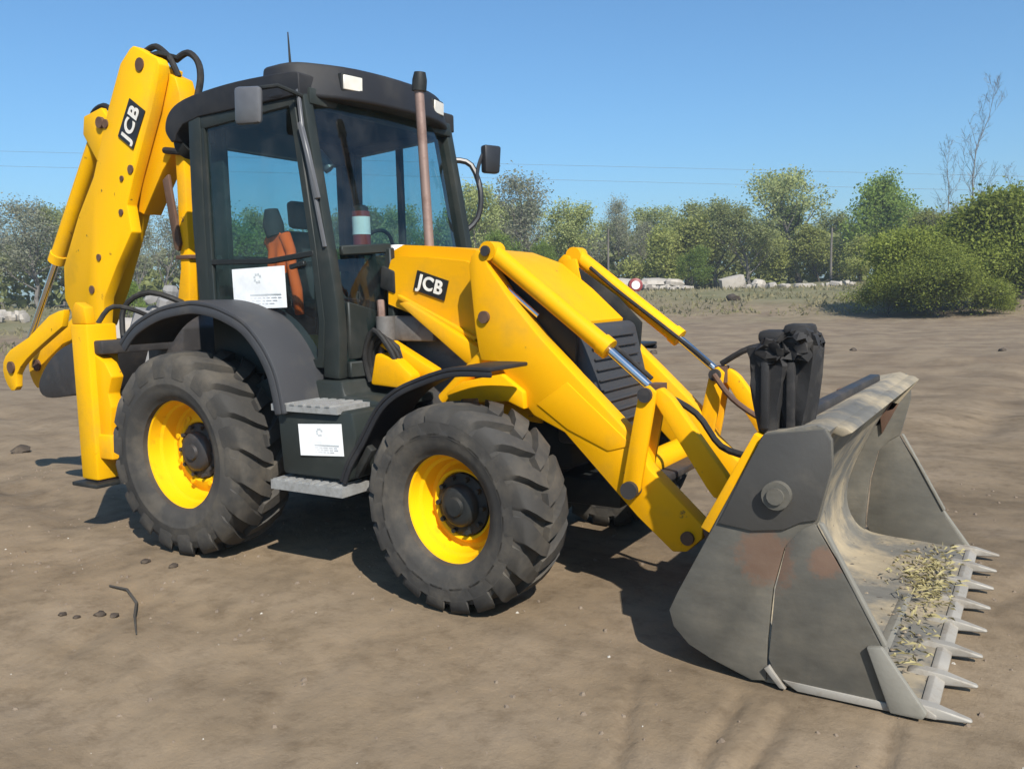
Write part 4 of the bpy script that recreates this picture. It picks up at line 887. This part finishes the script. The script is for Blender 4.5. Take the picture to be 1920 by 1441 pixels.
tree('olive', -7.1, 65.1, 3.4, 'brown olive brush at the left foot of the big willow shrubs', 1.3, name='shrub', cat='shrub', group='brush along the far edge of the yard')
tree('olive', -3.2, 65.2, 5.0, 'olive brush rising behind the big willow shrubs', 1.3, name='shrub', cat='shrub', group='brush along the far edge of the yard')
tree('grey', -1.9, 73.1, 5.9, 'grey twiggy tree behind the thin bare tree', 1.0)
tree('green', 2.5, 66.4, 6.2, 'green tree behind the right end of the willow shrubs', 1.0)
tree('spring', -41.3, 67.4, 8.9, 'broad pale tree filling the band behind the mirror', 1.4)
tree('spring', -34.4, 76.3, 7.2, 'low broad pale tree behind the slim grey trees', 1.5)
tree('spring', -28.2, 80.2, 7.9, 'pale tree rising behind the olive brush over the slabs', 1.4)
tree('green', -18.6, 83.8, 7.7, 'green tree just left of the tallest sparse tree', 1.3)
tree('spring', -13.4, 87.0, 7.0, 'pale tree just right of the tallest sparse tree', 1.3)
tree('grey', -85.3, 42.5, 9.5, 'broad grey tree far behind the left edge', 1.4)
tree('spring', -82.1, 46.8, 9.5, 'pale tree far behind the digging arm', 1.4)
tree('spring', -5.5, 87.2, 6.9, 'pale tree far behind the big green shrubs', 1.4)
tree('willow', -1.5, 39.4, 2.4, 'leftmost and lowest of the big green shrubs on the right', 1.25, name='shrub', cat='shrub', group='big green shrubs at the right edge')
tree('willow', -0.2, 41.4, 3.8, 'big green shrub second from the left in the right clump', 1.15, name='shrub', cat='shrub', group='big green shrubs at the right edge')
tree('willow', 1.5, 41.3, 4.0, 'big green shrub in the middle of the right clump', 1.15, name='shrub', cat='shrub', group='big green shrubs at the right edge')
tree('willow', 3.0, 43.3, 5.2, 'tall green shrub right of the thin bare tree', 1.1, name='shrub', cat='shrub', group='big green shrubs at the right edge')
tree('willow', 4.6, 43.2, 5.3, 'tallest green shrub cut by the right picture edge', 1.1, name='shrub', cat='shrub', group='big green shrubs at the right edge')
tree('willow', 0.8, 38.5, 3.1, 'low front shrub in the right clump over the dark shadow', 1.3, name='shrub', cat='shrub', group='big green shrubs at the right edge')
tree('willow', 2.9, 39.8, 1.5, 'low front shrub near the brown heap at the right edge', 1.3, name='shrub', cat='shrub', group='big green shrubs at the right edge')
tree('bare', 1.6, 48.3, 11.8, 'tall thin bare tree rising above the green shrubs', 1.0, group='thin bare trees behind the green shrubs')
tree('bare', -0.9, 50.3, 9.2, 'shorter thin bare tree left of the tall bare one', 1.0, group='thin bare trees behind the green shrubs')
tree('bare', 3.5, 55.4, 7.4, 'short faint bare tree near the right picture edge', 1.0, group='thin bare trees behind the green shrubs')
tree('spring', 10.5, 72.7, 9, 'nearest tree beyond the right edge of the yard view', 1.3)
tree('green', 16.1, 68.1, 10, 'second tree beyond the right edge of the yard view', 1.3)
tree('grey', 23.1, 72.9, 11, 'third tree beyond the right edge of the yard view', 1.3)
tree('spring', 30.1, 73.0, 9, 'fourth tree beyond the right edge of the yard view', 1.3)
tree('olive', 34.9, 67.0, 10, 'fifth tree beyond the right edge of the yard view', 1.3)
tree('spring', 42.3, 65.8, 11, 'sixth tree beyond the right edge of the yard view', 1.3)
tree('green', 50.9, 65.4, 9, 'farthest tree beyond the right edge of the yard view', 1.3)
tree('spring', -67.9, 23.2, 10, 'nearest tree beyond the left edge of the yard view', 1.3)
tree('green', -72.2, 16.4, 11, 'second tree beyond the left edge of the yard view', 1.3)
tree('grey', -76.0, 8.9, 9, 'third tree beyond the left edge of the yard view', 1.3)
tree('spring', -79.0, 0.3, 10, 'fourth tree beyond the left edge of the yard view', 1.3)
# brush that reads as one mass behind the trees
V = []; rr = np.random.default_rng(9); n = 40000
bb = rr.uniform(40, 192, n); dd = rr.uniform(84, 92, n); X = CAM.x+dd*np.cos(np.radians(bb)); Y_ = CAM.y+dd*np.sin(np.radians(bb))
top_ = 5.0+1.6*vnoise(bb*.35, bb*0+2)+.9*vnoise(bb*1.3, bb*0+7); Z = terrain(X, Y_)+top_*rr.random(n)**.8
P = np.stack([X, Y_, Z], 1); A = rr.normal(0, 1, (n, 3)); A /= np.linalg.norm(A, axis=1)[:, None]; B = np.cross(A, rr.normal(0, 1, (n, 3))); B /= np.linalg.norm(B, axis=1)[:, None]; S = rr.uniform(.4, 1.0, n)[:, None]
V = np.stack([P-A*S*.5, P+B*S*.35, P+A*S*.5, P-B*S*.35], 1).reshape(-1, 3)
tag(raw('brush', V, np.arange(4*n).reshape(-1, 4).tolist(), leaf_spring), 'dense low brush filling the ground behind the far trees', 'brush', kind='stuff')
# tufts of dry and green grass on the bank
n = 9000; rr = np.random.default_rng(21); bb = rr.uniform(92, 165, n); dd = rr.uniform(0, 1, n); lo_ = np.interp(bb, [92, 125, 140, 150], [45, 45, 38, 33]); dd = lo_+(68-lo_)*dd
X = CAM.x+dd*np.cos(np.radians(bb)); Y_ = CAM.y+dd*np.sin(np.radians(bb)); keep = vnoise(X*.25, Y_*.25) > -.15; X, Y_ = X[keep], Y_[keep]; n = len(X); Z = terrain(X, Y_)
h = rr.uniform(.08, .28, n); a = rr.uniform(0, 6.28, n); wv = rr.uniform(.05, .14, n); lx = rr.normal(0, .1, n); ly = rr.normal(0, .1, n)
V = np.stack([np.stack([X-np.cos(a)*wv, Y_-np.sin(a)*wv, Z-.03], 1), np.stack([X+np.cos(a)*wv, Y_+np.sin(a)*wv, Z-.03], 1), np.stack([X+lx, Y_+ly, Z+h], 1)], 1).reshape(-1, 3)
grassm = leafmat('bank_grass', (.17, .165, .07), (.27, .235, .13), (.36, .31, .19))
tag(raw('grass', V, np.arange(3*n).reshape(-1, 3).tolist(), grassm), 'thin dry and green grass on the far bank', 'grass', kind='stuff')

conc = worn('pale_concrete', (.38, .34, .29), (.24, .21, .17), .9, scale=1.5, bmp=.4)
conc_g = worn('grey_concrete', (.24, .23, .22), (.15, .145, .135), .9, scale=1.5, bmp=.4)
def chunk(x, y, w_, h_, dz, label, seed):
    rr = random.Random(seed); bm = bmesh.new(); bmesh.ops.create_cube(bm, size=1)
    bmesh.ops.subdivide_edges(bm, edges=bm.edges, cuts=1, use_grid_fill=True)
    d_ = w_*rr.uniform(.5, .8)
    for v in bm.verts:
        c_ = 1-.18*(sum(abs(t_) > .4 for t_ in v.co)-1)
        v.co = Vector((v.co.x*w_*c_, v.co.y*d_*c_, v.co.z*h_*(.5+.5*c_)))+Vector((rr.uniform(-1, 1)*w_, rr.uniform(-1, 1)*d_, rr.uniform(-1, 1)*h_))*.075
    o = fin('rubble_chunk', bm, conc_g if 'grey broken' in label else conc, None, 25); o.location = (x, y, tz(x, y)+dz+h_*.32); o.rotation_euler = (rr.uniform(-.2, .2), rr.uniform(-.2, .2), rr.uniform(.3, 1.0) if w_ > 1.1 else rr.uniform(0, 3))
    g = 'rubble pieces behind the loader' if x < -15 and y < 30 else 'rubble pieces on the far bank'
    tag(o, label, 'rubble chunk', g)
for a in [
(-20.4, 52.3, 2.6, 0.62, 0.2, 'long flat rubble slab at the left end of the far pile', 1),
(-19.2, 54.2, 2.2, 0.5, 0.45, 'flat rubble slab on top near the left end of the pile', 2),
(-17.4, 53.0, 1.5, 0.55, 0.4, 'white rubble slab at the right end of the left pile', 3),
(-14.8, 58.0, 2.1, 1.0, 0.3, 'square white rubble block standing under the dark tree trunk', 4),
(-12.9, 58.1, 1.2, 0.75, 0.1, 'rounded pale rubble lump right of the square block', 5),
(-19.5, 49.0, 0.5678320334358745, 0.2809944541604821, 0.05, 'first small pale piece from the left in the far pile left of the square block', 20),
(-19.6, 49.9, 0.8548752736982455, 0.4100904702991617, 0.05, 'second small pale piece from the left in the far pile left of the square block', 21),
(-19.0, 49.7, 0.6451740044961474, 0.30533652868829003, 0.05, 'third small pale piece from the left in the far pile left of the square block', 22),
(-18.7, 49.5, 0.4679202379184041, 0.4354951262856121, 0.05, 'fourth small pale piece from the left in the far pile left of the square block', 23),
(-19.1, 51.3, 0.7902463111986314, 0.288687123603848, 0.05, 'fifth small pale piece from the left in the far pile left of the square block', 24),
(-18.7, 51.0, 0.7525420898832949, 0.42092967159826944, 0.05, 'sixth small pale piece from the left in the far pile left of the square block', 25),
(-17.9, 50.0, 0.683218536045934, 0.38434029130329467, 0.05, 'seventh small pale piece from the left in the far pile left of the square block', 26),
(-17.8, 50.3, 0.6104733381718298, 0.26786924145307806, 0.05, 'eighth small pale piece from the left in the far pile left of the square block', 27),
(-18.1, 52.1, 0.6512013782728796, 0.3100491479146649, 0.05, 'ninth small pale piece from the left in the far pile left of the square block', 28),
(-17.6, 51.6, 0.8352744819333344, 0.4196088176447269, 0.05, 'tenth small pale piece from the left in the far pile left of the square block', 29),
(-17.2, 51.4, 0.6794018597044942, 0.33620860345866144, 0.05, 'eleventh small pale piece from the left in the far pile left of the square block', 30),
(-16.9, 51.2, 0.7969257752490414, 0.2586476938144497, 0.05, 'twelfth small pale piece from the left in the far pile left of the square block', 31),
(-16.9, 52.1, 0.5042382663889202, 0.3569243589758844, 0.05, 'thirteenth small pale piece from the left in the far pile left of the square block', 32),
(-16.4, 51.7, 0.8985033807946619, 0.2891146988666631, 0.05, 'fourteenth small pale piece from the left in the far pile left of the square block', 33),
(-16.0, 51.5, 0.6979657399850605, 0.3052609669919366, 0.05, 'fifteenth small pale piece from the left in the far pile left of the square block', 34),
(-16.2, 52.9, 0.5263678967873581, 0.3617057967166784, 0.05, 'sixteenth small pale piece from the left in the far pile left of the square block', 35),
(-12.7, 54.9, 0.4338856331220967, 0.3303512768525283, 0.02, 'first small pale piece from the left in the rubble row right of the square block', 40),
(-12.6, 56.2, 0.5305794434039293, 0.35283473898178164, 0.02, 'second small pale piece from the left in the rubble row right of the square block', 41),
(-12.3, 56.0, 0.4235461532801108, 0.43340421392153405, 0.02, 'third small pale piece from the left in the rubble row right of the square block', 42),
(-11.9, 57.4, 0.8041828760606592, 0.4911708701548493, 0.02, 'fourth small pale piece from the left in the rubble row right of the square block', 43),
(-11.4, 56.2, 0.9313037163324676, 0.45055267574953267, 0.02, 'fifth small pale piece from the left in the rubble row right of the square block', 44),
(-11.2, 57.8, 0.741280759304941, 0.4599441161536156, 0.02, 'sixth small pale piece from the left in the rubble row right of the square block', 45),
(-10.5, 56.5, 0.6442782317146467, 0.3100162778423013, 0.02, 'seventh small pale piece from the left in the rubble row right of the square block', 46),
(-10.4, 58.3, 0.5822189760595525, 0.28206722259470424, 0.02, 'eighth small pale piece from the left in the rubble row right of the square block', 47),
(-9.7, 56.9, 0.8310601211517452, 0.3597993387235758, 0.02, 'ninth small pale piece from the left in the rubble row right of the square block', 48),
(-9.2, 57.1, 0.9399617572425321, 0.37326955423978386, 0.02, 'tenth small pale piece from the left in the rubble row right of the square block', 49),
(-8.8, 57.2, 0.43039884385032046, 0.31710745968682813, 0.02, 'eleventh small pale piece from the left in the rubble row right of the square block', 50),
(-8.4, 57.7, 0.4224908016653845, 0.38794687545438344, 0.02, 'twelfth small pale piece from the left in the rubble row right of the square block', 51),
(-8.4, 59.7, 0.46725029169893073, 0.3964331490132185, 0.02, 'thirteenth small pale piece from the left in the rubble row right of the square block', 52),
(-7.7, 58.8, 0.9432115615169985, 0.3851076318650693, 0.02, 'fourteenth small pale piece from the left in the rubble row right of the square block', 53),
(-7.4, 58.9, 0.42027805164816845, 0.37266861153819014, 0.02, 'fifteenth small pale piece from the left in the rubble row right of the square block', 54),
(-7.2, 60.2, 0.8570759156245431, 0.38968753830564185, 0.02, 'sixteenth small pale piece from the left in the rubble row right of the square block', 55),
(-6.6, 59.1, 0.5333140182429732, 0.3257744085036921, 0.02, 'seventeenth small pale piece from the left in the rubble row right of the square block', 56),
(-43.5, 19.8, 0.8348547580156, 0.38542544194499784, 0.05, 'first pale piece from the left in the low rubble row left of the digging arm', 60),
(-42.8, 19.8, 0.8640165877137955, 0.4913360501022189, 0.05, 'second pale piece from the left in the low rubble row left of the digging arm', 61),
(-44.5, 21.0, 0.6014810329778314, 0.5752380394432087, 0.05, 'third pale piece from the left in the low rubble row left of the digging arm', 62),
(-43.5, 20.8, 0.7954288613697607, 0.5361815714100436, 0.05, 'fourth pale piece from the left in the low rubble row left of the digging arm', 63),
(-42.9, 20.8, 0.44645430829416055, 0.4027303236162806, 0.05, 'fifth pale piece from the left in the low rubble row left of the digging arm', 64),
(-43.4, 21.4, 0.8498809275930336, 0.581144342879682, 0.05, 'sixth pale piece from the left in the low rubble row left of the digging arm', 65),
(-42.1, 20.9, 0.7284544999570737, 0.5498761648325203, 0.05, 'seventh pale piece from the left in the low rubble row left of the digging arm', 66),
(-17.3, 9.7, 1.1, 0.9, 0.45, 'large pale rubble lump between digging arm and rear fender', 70),
(-16.1, 9.3, 1.2, 1.0, 0.45, 'large pale rubble lump just left of the grey heap', 71),
(-15.8, 9.5, 0.8, 0.75, 0.2, 'pale rubble lump at the foot of the grey heap', 72),
(-19.0, 11.0, 1.1, 0.7, -0.1, 'pale rubble lump under the two large ones by the digging arm', 73),
(-13.3, 8.7, 2.0, 1.5, 0.35, 'grey broken slab forming the core of the heap behind the rear fender', 74),
(-13.3, 8.1, 0.5175, 0.36000000000000004, 0.9, 'lowest grey broken piece in the heap behind the rear fender', 80),
(-13.4, 8.4, 0.575, 0.4, 1.35, 'second grey broken piece in the heap behind the rear fender', 81),
(-13.5, 8.7, 0.45999999999999996, 0.32000000000000006, 1.75, 'third grey broken piece in the heap behind the rear fender', 82),
(-12.9, 8.4, 0.575, 0.4, 1.55, 'fourth grey broken piece in the heap behind the rear fender', 83),
(-13.0, 8.7, 0.5175, 0.36000000000000004, 1.2, 'fifth grey broken piece in the heap behind the rear fender', 84),
(-13.1, 9.0, 0.6325, 0.44000000000000006, 1.5, 'sixth grey broken piece in the heap behind the rear fender', 85),
(-12.5, 8.6, 0.5175, 0.36000000000000004, 1.75, 'seventh grey broken piece in the heap behind the rear fender', 86),
(-13.7, 8.2, 0.575, 0.4, 0.5, 'leftmost grey broken piece in the heap behind the rear fender', 87),
(-13.3, 8.8, 0.40249999999999997, 0.27999999999999997, 1.95, 'topmost grey broken piece in the heap behind the rear fender', 88),
(-13.2, 8.2, 0.345, 0.24, 1.75, 'spiky upper grey broken piece in the heap behind the rear fender', 89)]: chunk(*a)

# dark twig and crumbs on the near dirt
tube('twig', [(x, y, tz(x, y)+.012+.006*(i % 2)) for i, (x, y) in enumerate([(0.075, -1.699), (0.26, -1.708), (0.458, -1.784), (0.691, -1.955), (0.941, -2.117)])], [.006, .008, .009, .007, .004], bark_d, None, 6)
tag(bpy.data.objects['twig'], 'dark bent twig lying on the dirt in front of the rear wheel', 'twig')
put_clod(0.33, -2.14, 0.022, 118, 'small dark dirt clod left of the bent twig, nearest the left edge')
put_clod(0.44, -2.13, 0.02, 142, 'small dark dirt clod beside the one nearest the left edge')
put_clod(0.51, -2.04, 0.028, 186, 'dark dirt clod just left of the bent twig')
put_clod(0.56, -1.99, 0.025, 214, 'dark dirt clod touching the twig side')
put_clod(-3.77, 16.11, 0.12, 1225, 'dark stone on the dirt beyond the near tilt ram')
put_clod(-0.09, -1.34, 0.03, 272, 'small clod in front of the rear tyre')
put_clod(0.15, -1.31, 0.03, 325, 'small clod under the front of the rear tyre')
put_clod(3.98, 19.43, 0.09, 1880, 'dirt clod near the right picture edge')
put_clod(0.65, 18.78, 0.09, 1600, 'dirt clod right of the folded forks')
put_clod(-5.03, 0.55, 0.1, 40, 'dark dirt clod on the yard at the left edge')
put_clod(-10.5, 44.4, .45, 77, 'dark earth lump on the far bank under the square rubble block')
put_clod(4.0, 42.8, 1.0, 78, 'brown earth heap at the right edge beside the shrubs', dirt_lump, .7)

bm = bmesh.new(); add_lathe(bm, [(-.5, 0), (-.5, .40), (-.46, .46), (.46, .46), (.5, .40), (.5, 0)], 20); bar_o = fin('barrel', bm, 'red', None); bar_o.location = (-18.5, 48.7, tz(-18.5, 48.7)+.42); bar_o.rotation_euler = (0, 0, .5)
tag(bar_o, 'dull red barrel with a white end lying before the far rubble', 'barrel')
bm = bmesh.new(); add_lathe(bm, [(-.515, 0), (-.515, .28), (-.49, .28)], 20); fin('barrel_end', bm, 'white', bar_o)

def post(x, y, h, label):
    o = tag(tube('post', [(x, y, tz(x, y)-.3), (x, y, tz(x, y)+h*.6), (x+.05, y, tz(x, y)+h)], [.10, .09, .07], bark, None, 8), label, 'post', 'slender pale posts among the far trees'); return o
post(-26.9, 62.3, 5.2, 'pale slender post among the grey bare trees'); post(-9.9, 68.1, 4.2, 'pale slender post below the tallest tree')
tag(tube('power_line', smoothline([(-206.1, 40.2, 31.2), (-150.4, 74.7, 28.0), (-94.7, 109.2, 24.7), (-47.0, 138.7, 22.0), (8.7, 173.2, 18.8), (64.4, 207.6, 15.5)], 3), .022, 'gunk', None, 5), 'upper thin power line crossing the sky', 'power line', 'power lines')
tag(tube('power_line', smoothline([(-206.1, 40.2, 28.7), (-150.4, 74.7, 25.5), (-94.7, 109.2, 22.3), (-47.0, 138.7, 19.5), (8.7, 173.2, 16.3), (64.4, 207.6, 13.1)], 3), .022, 'gunk', None, 5), 'lower thin power line crossing the sky', 'power line', 'power lines')
#@HAZE
bm = bmesh.new(); add_box(bm, -432, 432, -75, 475, -4.0, 34.0)
hm = bpy.data.materials.new('haze_air'); hm.use_nodes = True; ht = hm.node_tree
for n in list(ht.nodes): ht.nodes.remove(n)
ho = ht.nodes.new('ShaderNodeOutputMaterial'); pv = ht.nodes.new('ShaderNodeVolumePrincipled')
pv.inputs['Color'].default_value = (.80, .90, 1.0, 1); pv.inputs['Density'].default_value = .0011; pv.inputs['Anisotropy'].default_value = .2
ht.links.new(pv.outputs[0], ho.inputs['Volume'])
tag(fin('haze', bm, hm, None, 0), 'thin pale haze over the yard and the far trees', 'haze', kind='stuff')
